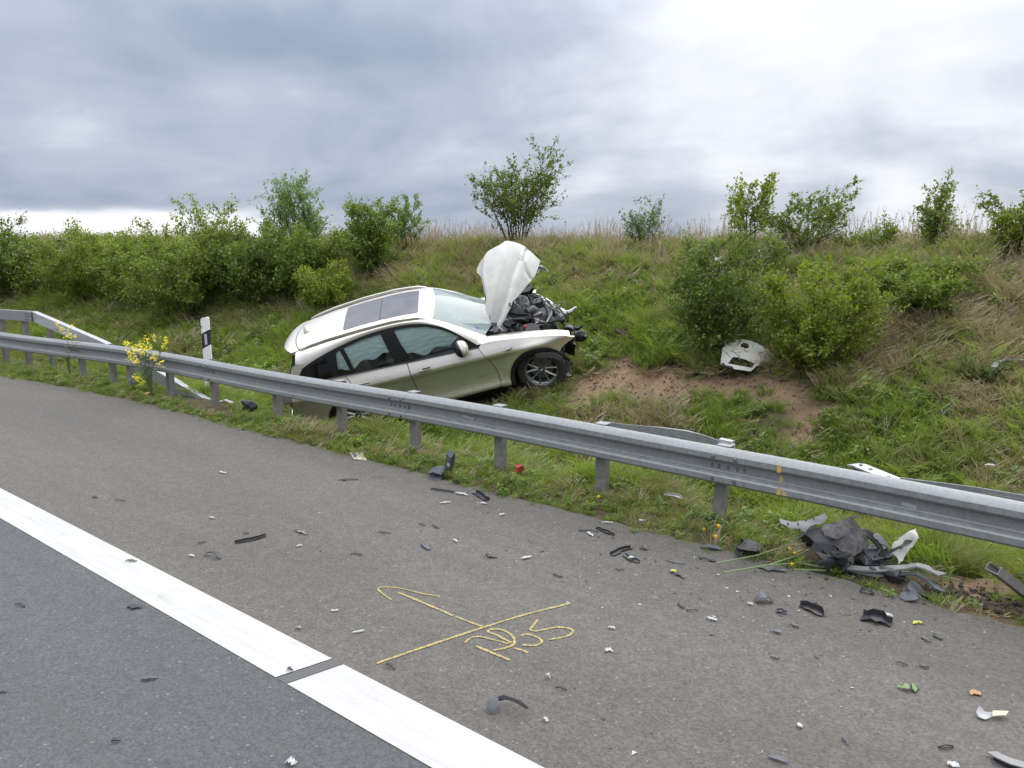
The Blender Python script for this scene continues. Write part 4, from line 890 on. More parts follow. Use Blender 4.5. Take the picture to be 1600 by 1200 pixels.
for s, tag_ in ((-1,'right'), (1,'left')):
    o_ = (0, s, 0)
    # front door
    fd = [(x+(.0), z) for x, z in smoothline(FD_front, 3)]+[(-.9,.318),(-1.4,.300),(dgap(.3)+.006,.293)]+[(dgap(z)+.006, z) for z in (.5,.7,.9)]+[(dgap(1.05)+.006,belt(-1.8)-.006)]+[(x, belt(x)-.006) for x in (-1.4,-1.1,-.85)]
    door = panel('front_door', fd, side(s), 'paint', car, out=o_, res=.035)
    MB().box((0,0,0), (.19,.016,.028), bev=.006).build('handle', 'paint', door, angle=40).matrix_basis = Matrix.Translation((-1.62, s*(ys(-1.62,.905)+.028), .915))
    MB().box((0,0,0), (.12,.008,.055), bev=.002).build('handle_recess', 'grey_plastic', door).matrix_basis = Matrix.Translation((-1.60, s*(ys(-1.6,.90)+.002), .915))
    # rear door
    rd = [(dgap(belt(-1.8))-.006,belt(-1.8)-.006)]+[(dgap(z)-.006, z) for z in (.9,.7,.5)]+[(dgap(.3)-.006,.293),(-2.34,.29)]+arc(-2.81,.36,.445,-8,52,8)+[(-2.60,.80),(-2.70,.93),(-2.78,belt(-2.8)-.006)]+[(x, belt(x)-.006) for x in (-2.5,-2.15)]
    door2 = panel('rear_door', rd, side(s), 'paint', car, out=o_, res=.035)
    MB().box((0,0,0), (.19,.016,.028), bev=.006).build('handle', 'paint', door2, angle=40).matrix_basis = Matrix.Translation((-2.56, s*(ys(-2.56,.93)+.026), .945))
    # front wing: ends in a torn tip, the bumper is gone
    tipx = .60 if s < 0 else .30
    fw = [(-.785,1.003),(-.74,1.045),(-.62,1.050),(-.5,1.041),(-.3,1.02),(-.1,.995),(.1,.965),(.3,.93),(tipx-.12,.885),(tipx+.02,.815),(tipx-.03,.775),(.46 if s<0 else .3,.735),(.40 if s<0 else .26,.70)]+arc(0,.37,.445,(38 if s<0 else 52),186,22)+[(-.45,.315),(-.605,.318)]+[(x+.010, z) for x, z in reversed(smoothline(FD_front, 3)[2:-1])]
    panel('front_wing', fw, side(s), 'paint', car, out=o_, res=.03)
    # wing shoulder rolled inwards to the bonnet gap
    xa_ = [-.74,-.5,-.3,-.1,.1,.3,tipx-.12,tipx-.04]; za_ = [1.048,1.041,1.02,.995,.965,.93,.885,.86]; xs_ = list(np.linspace(xa_[0], xa_[-1], 40)); zt = list(np.interp(xs_, xa_, za_)); V, F = [], []
    for i, (xx, z0) in enumerate(zip(xs_, zt)):
        for k, (dy, dz) in enumerate(((0,0),(.022,.022),(.06,.036),(.115,.040),(.150,.032),(.155,.0),(.155,-.05))): V.append((xx, s*(ys(xx, z0)-dy), z0+dz-.02*max(0,(i-34)/5)))
        if i:
            for k in range(6): a_ = (i-1)*7+k; F.append((a_,a_+7,a_+8,a_+1))
    MB().add(V, F).build('wing_shoulder', 'paint', car, angle=60)
    # sill
    panel('sill', [(-.50,.305),(-.50,.215),(-2.34,.205),(-2.36,.285)], side(s), 'trim', car, out=o_, res=.06)
    # rear quarter with the D pillar
    rq = [(-2.79,belt(-2.8)-.006),(-2.71,.925),(-2.61,.80)]+arc(-2.81,.36,.445,58,188,16)+[(-3.30,.27),(-3.62,.28),(-3.74,.45),(-3.75,.62),(-3.70,.80),(-3.66,.90),(-3.66,1.04),(-3.62,1.20),(-3.52,1.37),(-3.44,1.41),(-3.33,1.385),(-3.375,1.325),(-3.51,1.172),(-3.40,1.138),(-3.1,belt(-3.1)-.004)]
    panel('rear_quarter', rq, side(s), 'paint', car, out=o_, res=.035)
    # cladding round the arches
    for cx0, a0, a1, nm in ((0.,(12 if s<0 else 60),192,'arch_cladding'), (-2.81,-12,192,'arch_cladding')):
        V, F = [], []; n = 26
        for i in range(n+1):
            a_ = math.radians(a0+(a1-a0)*i/n)
            for k, (r_, oy) in enumerate(((.452,-.010),(.450,.012),(.425,.020),(.385,.016),(.375,-.02),(.385,-.10))):
                xx = cx0+r_*math.cos(a_); z0 = .37+r_*math.sin(a_); droop = -.10*max(0, (60-math.degrees(a_))/60)**1.5*(cx0 == 0)*(s < 0)
                xx += -droop*1.1
                V.append((xx, s*(ys(cx0+.45*math.cos(a_), .37+.45*math.sin(a_))+oy+droop*.1), z0+droop))
            if i:
                for k in range(5): b_ = (i-1)*6+k; F.append((b_,b_+6,b_+7,b_+1))
        MB().add(V, F).build(nm, 'trim', car, angle=50)
        # dark inner wheel housing
        V, F = [], []
        for i in range(15):
            a_ = math.radians(-15+210*i/14)
            for yy_ in (.86,.40): V.append((cx0+.44*math.cos(a_), s*yy_, .37+.43*math.sin(a_)))
            if i: b_ = 2*i; F.append((b_-2,b_,b_+1,b_-1))
        V.append((cx0, s*.42, .37)); 
        for i in range(14): F.append((2*i+1, 2*i+3, len(V)-1))
        MB().add(V, F).build('wheel_housing', 'trim', car)
    # window band: black frame with openings, panes behind
    def rect(a, b, ins=.0):
        return None
    up = [p for p in WT]
    def wtop(x): return float(np.interp(-x, [-p[0] for p in WT], [p[1] for p in WT]))
    frame = WB[::-1]+[] ; frame = [(-.79,belt(-.79))]+[(x, belt(x)) for x in (-1.0,-1.4,-1.8,-2.2,-2.7,-3.1)]+[(-3.40,1.145),(-3.50,1.175)]+up[::-1]
    w1 = [(-.98,belt(-.98)+.022)]+[(x, belt(x)+.018) for x in (-1.3,-1.75)]+[(-1.80,1.13),(-1.87,1.32),(-1.92,wtop(-1.92)-.042)]+[(x, wtop(x)-.04) for x in (-1.7,-1.45,-1.25,-1.12,-1.03)]
    w2 = [(-2.02,belt(-2)+.018),(-2.63,belt(-2.6)+.018),(-2.66,1.28),(-2.70,wtop(-2.70)-.045),(-2.4,wtop(-2.4)-.042),(-2.12,wtop(-2.12)-.045),(-2.07,1.28)]
    w3 = [(-2.69,belt(-2.69)+.02),(-2.87,belt(-2.87)+.02),(-2.86,1.25),(-2.83,wtop(-2.83)-.06),(-2.76,wtop(-2.76)-.05),(-2.72,1.28)]
    w4 = [(-2.98,belt(-2.98)+.024),(-3.16,belt(-3.16)+.024),(-3.38,1.175),(-3.42,1.195),(-3.32,1.305),(-3.18,1.355),(-2.98,1.405),(-2.97,1.25)]
    fr_ = panel('window_frame', frame, side(s,-.006), 'trim', car, holes=[w1,w2,w3,w4], out=o_, res=.04, thick=.02)
    gy_ = lambda w, gr_=.012: w
    for nm, w, m_ in (('front_window',w1,'side'),('rear_window',w2,'side'),('vent_window',w3,'side'),('quarter_window',w4,'priv')):
        cxm = sum(p[0] for p in w)/len(w); czm = sum(p[1] for p in w)/len(w)
        ww = [(cxm+(p[0]-cxm)*1.03, czm+(p[1]-czm)*1.05) for p in w]
        panel(nm, ww, side(s,-.016), m_, fr_, out=o_, res=.06, thick=.003)
    MB().tube([(x, s*(ys(x, belt(x))+.001), belt(x)+.002) for x in (-.80,-1.1,-1.5,-1.9,-2.3,-2.7,-3.1,-3.42)], .007, 5).build('belt_strip', 'gloss_black', car)
    # pillar and cantrail: ruled band from the window line up to the screen and roof edge
    A = [(-.68,1.048)]+[(x,z) for x, z in WT]+[(-3.40,1.335),(-3.46,1.36)]; n = len(A)
    Bx = np.interp(np.linspace(0,1,n), [0,.10,.30,.36,.55,.8,1.0], [-.62,-.72,-1.14,-1.34,-2.1,-2.95,-3.42]); V, F = [], []
    def byo(x): return .62+.10*cl_(0,(x+1.30)/.66,1.1)-.045*cl_(0,(-x-2.5)/.9,1)
    for i in range(n):
        a_ = Vector((A[i][0], ys(*A[i])-.004, A[i][1]+.002)); yb = byo(Bx[i]); bz = groof(Bx[i], yb); b_ = Vector((Bx[i], yb, bz)); c_ = Vector(((a_.x+b_.x)/2, max(a_.y,b_.y)*.62+min(a_.y,b_.y)*.38+.012, (a_.z+b_.z)/2+.030))
        for k in range(8):
            t_ = k/7; p = a_*(1-t_)**2+c_*2*t_*(1-t_)+b_*t_*t_; V.append((p.x, s*p.y, p.z))
        if i:
            for k in range(7): q_ = (i-1)*8+k; F.append((q_,q_+8,q_+9,q_+1))
    MB().add(V, F).build('cantrail', 'paint', car, smooth=True)
    # roof rail
    rp = [(x, s*(byo(x)-.005), groof(x, byo(x))+h_) for x, h_ in ((-1.42,.004),(-1.55,.028),(-1.9,.036),(-2.4,.036),(-2.9,.034),(-3.2,.026),(-3.34,.003))]
    V, F = [], []
    for i, p in enumerate(rp):
        for dy, dz in ((-.018,-.022),(-.014,.008),(.014,.008),(.020,-.026)): V.append((p[0], p[1]+dy, p[2]+dz))
        if i:
            for k in range(4): q_ = (i-1)*4; F.append((q_+k,q_+4+k,q_+4+(k+1)%4,q_+(k+1)%4))
    MB().add(V, F).build('roof_rail', 'paint', car, angle=60)
    MB().tube([(x, s*(byo(x)-.045), groof(x, byo(x)-.045)+.002) for x in (-1.42,-1.7,-2.0,-2.4,-2.8,-3.1,-3.38)], .006, 4).build('roof_moulding', 'trim', car)
    # door mirror
    mr = empty('mirror_tmp'); bpy.data.objects.remove(mr)
    bm = bmesh.new(); bmesh.ops.create_uvsphere(bm, u_segments=18, v_segments=12, radius=1.38)
    for v in bm.verts:
        c = v.co; k = 1-.25*max(0, -c.x); v.co = Vector((c.x*.085 if c.x > 0 else c.x*.035, c.y*.135*(1-.15*c.z), c.z*.076*(1+.15*c.y*s)))
    me = bpy.data.meshes.new('door_mirror'); bm.to_mesh(me); bm.free(); me.materials.append(M['paint' if s < 0 else 'trim']); me.shade_smooth()
    mo = link(bpy.data.objects.new('door_mirror', me), car); mo.matrix_basis = Matrix.Translation((-1.03, s*(1.03 if s < 0 else .93), 1.165 if s < 0 else 1.05)) @ Matrix.Rotation(s*-.25, 4, 'Z')
    bm = bmesh.new(); bmesh.ops.create_uvsphere(bm, u_segments=14, v_segments=10, radius=1)
    for v in bm.verts: v.co = Vector((v.co.x*.080-.012, v.co.y*.176, v.co.z*.112-.022))
    me = bpy.data.meshes.new('mirror_shell'); bm.to_mesh(me); bm.free(); me.materials.append(M['trim']); me.shade_smooth(); link(bpy.data.objects.new('mirror_shell', me), mo)
    MB().box((0,-s*.12,-.07), (.07,.16,.035), bev=.01).build('mirror_foot', 'trim', mo)
    # side repeater gill and door lettering on the right-hand side
    gx_, gz_ = -.36, .885
    MB().add([(gx_-.10, s*(ys(gx_-.1,gz_+.01)+.002), gz_+.006),(gx_+.0, s*(ys(gx_,gz_+.025)+.010), gz_+.022),(gx_+.07, s*(ys(gx_+.07,gz_+.03)+.003), gz_+.034),(gx_+.02, s*(ys(gx_,gz_-.012)+.002), gz_-.014)], [(0,1,2),(0,3,1),(3,2,1)]).build('side_gill', 'chrome', car)
    # wheels
    for cx0 in (0., -2.81):
        wr = empty('wheel'); wr.parent = car
        st = Matrix.Rotation(math.radians(-9 if (cx0 == 0 and s < 0) else 0), 4, 'Z')
        wr.matrix_basis = Matrix.Translation((cx0+(.045 if cx0 == 0 and s < 0 else 0), s*.815, .410)) @ st @ Matrix.Rotation(0 if s < 0 else PI, 4, 'Z') @ Matrix.Scale(1.05, 4)
        prof = [(.232,.085),(.245,.098),(.275,.112),(.315,.112),(.345,.100),(.358,.085),(.362,.05),(.363,0),(.362,-.05),(.358,-.09),(.33,-.112),(.26,-.11),(.235,-.09)]
        V, F = [], []; n = 40
        for i in range(n):
            a_ = 2*PI*i/n
            for r_, w_ in prof: V.append((r_*math.cos(a_), -w_, r_*math.sin(a_)))
        m_ = len(prof)
        for i in range(n):
            for k in range(m_-1): F.append((i*m_+k, ((i+1)%n)*m_+k, ((i+1)%n)*m_+k+1, i*m_+k+1))
        tmb = MB().add(V, F)
        ty = tmb.build('tyre', 'rubber', wr, angle=40); 
        for i in range(36):                                 # tread blocks on the shoulder
            pass
        prof = [(.225,-.09),(.222,.05),(.228,.088),(.240,.096),(.240,.088),(.234,.078),(.212,.06),(.205,-.08)]; V, F = [], []; m_ = len(prof)
        for i in range(n):
            a_ = 2*PI*i/n
            for r_, w_ in prof: V.append((r_*math.cos(a_), -w_, r_*math.sin(a_)))
        for i in range(n):
            for k in range(m_-1): F.append((i*m_+k, ((i+1)%n)*m_+k, ((i+1)%n)*m_+k+1, i*m_+k+1))
        MB().add(V, F).build('rim', 'alloy', wr, angle=40)
        for k in range(5):
            for dd in (-1, 1):
                a_ = 2*PI*k/5+.31; a1 = a_+dd*.315; a0 = a_+dd*.20; sp_ = MB()
                rd_ = lambda an, r_: Vector((r_*math.cos(an), 0, r_*math.sin(an)))
                V = []; 
                for an, r_, w_, dy, th_ in ((a0,.045,.020,-.050,.02),(a_+dd*.26,.12,.013,-.060,.022),(a1,.218,.014,-.078,.022)):
                    c = rd_(an, r_); tn = Vector((-math.sin(an),0,math.cos(an)))
                    V += [c-tn*w_+Vector((0,dy+.012,0)), c+Vector((0,dy-.006,0)), c+tn*w_+Vector((0,dy+.012,0)), c+Vector((0,dy+.03,0))]
                F = [(i*4+j, i*4+4+j, i*4+4+(j+1)%4, i*4+(j+1)%4) for i in range(2) for j in range(4)]+[(0,1,2,3),(11,10,9,8)]
                sp_.add(V, F).build('spoke', 'alloy', wr, angle=35)
        MB().tube([(0,-.062,0),(0,-.02,0)], .052, 16).build('hub', 'alloy', wr, angle=40)
        em = MB().tube([(0,-.066,0),(0,-.060,0)], .030, 20).build('emblem', 'gloss_black', wr, angle=40)
        MB().tube([(0,.0,0),(0,.02,0)], .165, 24).build('brake_disc', 'metal', wr, angle=40)
        MB().tube([(0,.03,0),(0,.05,0)], .215, 24).build('wheel_back', 'trim', wr)
        for q in range(4):
            a_ = q*PI/2; V = [(0,-.0672,0)]+[(.021*math.cos(a_+PI/2*i/5), -.0672, .021*math.sin(a_+PI/2*i/5)) for i in range(6)]; F = [(0,i+1,i+2)[::1] for i in range(5)]
            link_ = MB().add(V, F).build('emblem_quarter', 'blue' if q % 2 else 'white', wr)
# roof
ro = []
for i in range(13): t = -1+2*i/12; ro.append((-1.285-.05*t*t, t*.62))
rear = [(-3.50+.10*t*t*0-.0, t*.565) for t in (1,.75,.5,.25,0,-.25,-.5,-.75,-1)]
rear = [(-3.36-.12*(1-t*t), t*.555) for t in (1,.75,.5,.25,0,-.25,-.5,-.75,-1)]
rf_f = lambda off=0.: (lambda u, v: (u, v, groof(u, v)+off))
roof = panel('roof', ro+[(-2.5,.62)]+rear+[(-2.5,-.62)], rf_f(), 'paint', car, out=(0,0,1), res=.06)
def rrect(x0, x1, y0, y1, r=.05): 
    out = []
    for cx_, cy_, a0 in ((x1-r,y1-r,0),(x0+r,y1-r,90),(x0+r,y0+r,180),(x1-r,y0+r,270)):
        for k in range(5): a_ = math.radians(a0+22.5*k); out.append((cx_+r*math.cos(a_), cy_+r*math.sin(a_)))
    return out
sr = panel('sunroof', rrect(-2.10,-1.52,-.44,.44,.06), rf_f(.004), 'sunglass', car, out=(0,0,1), res=.06, thick=.004)
panel('sunroof_rear_pane', rrect(-2.68,-2.112,-.435,.435,.03), rf_f(.004), 'sunglass', car, out=(0,0,1), res=.06, thick=.004)
panel('sunroof_gap', [(-2.14,-.43),(-2.14,.43),(-2.07,.43),(-2.07,-.43)], rf_f(.0015), 'trim', car, out=(0,0,1), res=.06, thick=.002)
fin = MB(); fin.add([(-3.10,0,groof(-3.10,0)),(-3.24,-.035,groof(-3.24,0)-.002),(-3.30,-.030,groof(-3.3,0)),(-3.30,.030,groof(-3.3,0)),(-3.24,.035,groof(-3.24,0)-.002),(-3.265,0,groof(-3.26,0)+.062),(-3.295,0,groof(-3.3,0)+.058)], [(0,1,5),(0,5,4),(1,2,6,5),(3,4,5,6),(2,3,6)]); fo2 = fin.build('antenna_fin', 'paint', car, smooth=True); fb = Vector((-3.2,0,groof(-3.2,0))); fo2.matrix_basis = Matrix.Translation(fb) @ Matrix.Scale(1.55, 4) @ Matrix.Translation(-fb)
# windscreen
wt_ = [(-1.30-.05*t*t, t*.62) for t in np.linspace(-1,1,9)]
wb_ = [(-.62+.20*(1-t*t)-.03, t*.705) for t in np.linspace(1,-1,11)]
ws = panel('windscreen', wt_+wb_, rf_f(-.002), 'wind', car, out=(.3,0,1), res=.045, thick=.004)
band = [(p[0]+.0, p[1]) for p in wt_]+[(p[0]+.035, p[1]*.99) for p in wt_[::-1]]
panel('screen_header', band, rf_f(-.010), 'trim', ws, out=(.3,0,1), res=.06, thick=.004)
panel('screen_edge', [(-1.35,-.62),(-.65,-.72),(-.67,-.69),(-1.34,-.598)], rf_f(-.010), 'trim', ws, out=(.3,0,1), res=.06, thick=.004)
for a0, a1 in ((-1.12,-.9),): panel('sticker', [(-.72,-.62),(-.72,-.585),(-.76,-.585),(-.76,-.62)], rf_f(.0), 'blue', ws, out=(.3,0,1), res=.05, thick=.001)
# tailgate, spoiler, rear bumper
panel('spoiler', [(p[0]-.012, p[1]*1.0) for p in rear[::-1]]+[(-3.50-.20*(1-t*t), t*.535) for t in (1,.75,.5,.25,0,-.25,-.5,-.75,-1)], lambda u, v: (u, v, groof(u, v)-.35*max(0,-u-3.60)**1.5), 'paint', car, out=(0,0,1), res=.05, thick=.05)
def rear_x(y, z): return -3.80+.07*(y/.8)**2-(.05*math.sin(cl_(0,(z-.45)/.6,1)*PI)) + (.24*cl_(0,(z-1.02)/.42,1))
rmap = lambda u, v: (rear_x(u, v), u, v)
panel('tailgate', [(-.60,.62),(.60,.62),(.66,1.0),(.60,1.40),(-.60,1.40),(-.66,1.0)], rmap, 'paint', car, holes=[[(-.52,1.06),(.52,1.06),(.47,1.36),(-.47,1.36)]], out=(-1,0,0), res=.07)
panel('rear_screen', [(-.53,1.05),(.53,1.05),(.48,1.37),(-.48,1.37)], lambda u, v: (rear_x(u, v)+.01, u, v), 'priv', car, out=(-1,0,0), res=.08, thick=.004)
panel('rear_bumper', [(-.80,.30),(.80,.30),(.82,.62),(-.82,.62)], lambda u, v: (rear_x(u, v)-.05*(1-abs(v-.46)/.16*.5), u, v), 'paint', car, out=(-1,0,0), res=.07)
for s in (-1, 1):
    panel('tail_lamp_side', [(-3.665,.885),(-3.80,.87),(-3.815,.95),(-3.79,1.06),(-3.665,1.06)], lambda u, v: (u, s*(ys(max(u,-3.66), v)-.25*(max(0,-u-3.66))**1.2), v), 'lamp', car, out=(0,s,0), res=.03, thick=.03)
    panel('tail_lamp', [(s*.60,.86),(s*.77,.86),(s*.76,1.06),(s*.68,1.07),(s*.61,1.0)], lambda u, v: (rear_x(u, v)-.012+.0, u, v), 'lamp', car, out=(-1,0,0), res=.05, thick=.03)
# cabin
MB().box((-1.6,0,.28), (3.2,1.5,.10)).box((-3.2,0,.5), (.7,1.3,.3)).build('underbody', 'trim', car)
MB().add([(-.50,-.74,.98),(-.50,.74,.98),(-.95,.72,.99),(-.95,-.72,.99),(-1.02,-.72,.75),(-1.02,.72,.75),(-.45,-.78,.4),(-.45,.78,.4)], [(0,1,2,3),(3,2,5,4),(0,6,7,1)]).build('dashboard', 'dash', car)
MB().box((-3.35,0,1.02), (.5,1.25,.02)).build('parcel_shelf', 'dash', car)
MB().box((-1.6,.66,.8),(2.4,.06,.5)).box((-1.6,-.70,.75),(2.4,.05,.45)).build('door_cards', 'dash', car)
for sx_, sy_ in ((-1.55,-.36),(-1.55,.36),(-2.45,-.38),(-2.45,.38)):
    st_ = MB().box((.12,0,.48), (.5,.48,.16), bev=.04); st_.box((-.16,0,.82), (.14,.46,.6), rot=Matrix.Rotation(-.22,3,'Y'), bev=.05); st_.box((-.24,0,1.20), (.09,.26,.17), bev=.035)
    st_.build('seat', 'seat', car, angle=50).matrix_basis = Matrix.Translation((sx_, sy_, .1))
def curtain(nm, w, x0, x1):
    z0f = lambda x: belt(x)+.11+.05*math.sin(x*5)+.03*math.sin(x*17)
    V, F = [], []; nx_, nz_ = 60, 26
    for i in range(nx_+1):
        xx = x0+(x1-x0)*i/nx_
        ztop_ = wtop(xx)+.0; zbot = z0f(xx)
        for k in range(nz_+1):
            z = zbot+(ztop_-zbot)*k/nz_; wr_ = .006*math.sin(z*95+3*math.sin(xx*6)+xx*8)+.005*math.sin(z*60-xx*22)+.010*math.sin(xx*9+z*5)
            V.append((xx, w*(ys(xx, z)-.055+wr_-.03*(1-abs(2*k/nz_-1))*0), z))
        if i:
            for k in range(nz_): q_ = (i-1)*(nz_+1)+k; F.append((q_,q_+nz_+1,q_+nz_+2,q_+1))
    MB().add(V, F).build(nm, 'airbag', car, smooth=True)
curtain('curtain_airbag', -1, -1.02, -1.94); curtain('curtain_airbag', -1, -2.0, -2.92)
MB().box((-.98,-.70,1.12),(.10,.06,.07),bev=.01).build('grab_tag', 'airbag', car)
# lettering on the front door
fc = bpy.data.curves.new('door_badge', 'FONT'); fc.body = 'xDrive'; fc.size = .058; fc.extrude = .0015; fo_ = link(bpy.data.objects.new('door_badge', fc), None); 
bpy.context.view_layer.update(); me = bpy.data.meshes.new_from_object(fo_); bpy.data.objects.remove(fo_); me.materials.clear(); me.materials.append(M['chrome'])
bo = link(bpy.data.objects.new('door_badge', me), car); bo.matrix_basis = Matrix.Translation((-.93, -(ys(-.85,.56)+.003), .545)) @ Matrix.Rotation(PI/2, 4, 'X')

# bonnet: buckled sheet standing up out of the engine bay (outline in photo pixels, put at its own place in 3-D)
HN = (Vector((-FH.x*1.0, -FH.y*1.0, .18))).normalized(); hb = CARM @ Vector((-.42,-.46,1.10)); hb = hb + Vector((0,0,0))
HN = (HN + x_*.22).normalized()
def on_plane(px, py, o, n): d = pray(px, py); c = Vector((0,0,CAM_H)); return c+d*((o-c).dot(n)/d.dot(n))
hx_ = CR.copy(); hx_ = (hx_-HN*hx_.dot(HN)).normalized(); hy_ = HN.cross(hx_)
def to2(px, py): p = on_plane(px, py, hb, HN)-hb; return (p.dot(hx_), p.dot(hy_))
def z7(x, y): return to2(740+x/7.5, 370+y/7.5)
HO = [z7(*p) for p in ((380,60),(345,70),(290,110),(230,140),(180,165),(150,190),(125,240),(108,330),(98,410),(112,520),(135,640),(142,720),(138,800),(136,850),(160,905),(195,935),(205,990),(225,1040),(245,1075),(238,1112),(285,1085),(325,1035),(352,975),(390,900),(420,840),(440,775),(490,725),(545,665),(600,595),(665,520),(715,462),(742,400),(765,345),(792,272),(745,240),(690,195),(640,160),(600,125),(545,92),(470,70))]
c1 = [z7(*p) for p in ((520,290),(440,500),(385,720),(330,900),(250,1100))]; c2 = [z7(*p) for p in ((610,165),(570,300),(600,420),(660,505))]; c3 = [z7(*p) for p in ((380,60),(330,300),(250,560),(200,900))]
def dpl(u, v, pts):
    best = 9; sg = 1
    for i in range(len(pts)-1):
        a_ = Vector(pts[i]); b_ = Vector(pts[i+1]); p = Vector((u, v)); t_ = cl_(0, (p-a_).dot(b_-a_)/(b_-a_).length_squared, 1); d_ = (p-(a_+(b_-a_)*t_)).length
        if d_ < best: best = d_; q = (b_-a_); sg = 1 if q.x*(p-a_).y-q.y*(p-a_).x > 0 else -1
    return best, sg
cen = to2(792,430)
def hmap(u, v):
    r = math.hypot((u-cen[0])/.42, (v-cen[1])/.62); b_ = .13*(1-r*r*.8)
    d1, s1_ = dpl(u, v, c1); b_ += -.05*math.exp(-math.sqrt(d1*d1+.0012)/.05)+(.05*(1-math.exp(-d1/.025))*math.exp(-d1/.18) if s1_ > 0 else 0)
    d2, s2_ = dpl(u, v, c2); b_ += -.04*math.exp(-(d2/.026)**2)
    d3, s3_ = dpl(u, v, c3); b_ += .022*math.exp(-math.sqrt(d3*d3+.0003)/.06)
    b_ += .008*math.sin(u*7+v*4)*math.sin(v*5-u*3)
    return tuple(CARI @ (hb+hx_*u+hy_*v+HN*b_))
hood = panel('bonnet', HO, hmap, 'hoodpaint', car, res=.02, thick=.004, out=tuple(CARI.to_3x3() @ HN))
FL = [z7(*p) for p in ((190,165),(150,190),(110,250),(70,310),(42,375),(42,415),(62,428),(92,470),(112,560),(140,700),(150,640),(125,420),(140,260))]
panel('bonnet_flap', FL, lambda u, v: tuple(CARI @ (hb+hx_*u+hy_*v+HN*(-.02+.10*(u-z7(150,300)[0])))), 'hoodpaint', hood, res=.03, thick=.004, out=tuple(CARI.to_3x3() @ HN))
# inner frame of the bonnet, behind the skin
bk = lambda off: (lambda u, v: tuple(CARI @ (hb+hx_*u+hy_*v+HN*(off))))
panel('bonnet_inner', [z7(*p) for p in ((380,90),(200,170),(120,260),(110,500),(160,850),(240,1080),(400,850),(640,560),(725,440),(770,330),(700,215),(560,110))], bk(-.045), 'grey_plastic', hood, res=.08, thick=.012, out=tuple(CARI.to_3x3() @ HN))
def c7(x, y, dd): # point at zoom-7 pixel, dd metres behind the bonnet plane, in car space
    p = on_plane(740+x/7.5, 370+y/7.5, hb-HN*dd, HN); return CARI @ p
lt = MB(); lt.tube([c7(745,350,.02),c7(790,345,.03),c7(850,385,.06),c7(885,420,.05)], [.018,.022,.014,.008], 6); lt.tube([c7(740,430,.02),c7(775,380,.03),c7(800,350,.0)], .014, 5); lt.tube([c7(775,335,.02),c7(800,400,.03),c7(830,375,.05)], .010, 5); lt.build('bonnet_latch', 'metal', hood)
panel('bonnet_edge', [z7(*p) for p in ((792,290),(770,330),(720,440),(735,455),(765,400),(785,340))], bk(-.02), 'plastic', hood, res=.04, thick=.02, out=tuple(CARI.to_3x3() @ HN))

# engine bay, laid out in car space
def cz2(x, y, X_=None, Y_=None):
    """zoom-2 pixel (origin 640,430 scale 5.714) -> car-space point on the plane Y=Y_ (car lateral)"""
    d = CARI.to_3x3() @ pray(640+x/5.714, 430+y/5.714); c = CARI @ Vector((0,0,CAM_H)); t_ = (Y_-c.y)/d.y; return c+d*t_
E_ = lambda x, y, Y=-.3: cz2(x, y, None, Y)
mb = MB().box((-.05,0,.58), (.90,1.20,.42)).box((.30,.0,.45), (.30,1.0,.30)); mb.build('engine_bay_floor', 'trim', car)
ec = E_(985,270,-.15)
bm = bmesh.new(); bmesh.ops.create_uvsphere(bm, u_segments=28, v_segments=16, radius=1)
for v in bm.verts:
    c = v.co.copy(); k = max(abs(c.x), abs(c.y)); r_ = math.hypot(c.x, c.y); q_ = (r_/k if k > 1e-6 else 1)**.55; a_ = math.atan2(c.y, c.x)
    dent = .10*math.exp(-((r_-.45)/.22)**2)*max(0, math.sin(a_*7))**3
    v.co = Vector((c.x*q_*.165, c.y*q_*.165, (c.z*.075 if c.z < 0 else c.z*.075)*(1) - dent*.5*(c.z > 0)))
me = bpy.data.meshes.new('engine_cover'); bm.to_mesh(me); bm.free(); me.materials.append(mat('cover_plastic', (.10,.10,.102), .45)); me.shade_smooth()
eo_ = link(bpy.data.objects.new('engine_cover', me), car); eo_.matrix_basis = Matrix.Translation(ec) @ Matrix.Rotation(math.radians(48), 4, 'X') @ Matrix.Rotation(.25, 4, 'Y')
rim_ = MB(); pts = [(eo_.matrix_basis @ Vector((.185*math.copysign(abs(math.cos(a_))**.6, math.cos(a_)), .185*math.copysign(abs(math.sin(a_))**.6, math.sin(a_)), -.005))) for a_ in np.linspace(0, 2*PI, 29)]
rim_.tube(pts, .018, 6); rim_.build('cover_rim', 'trim', car, angle=50)
ed = []
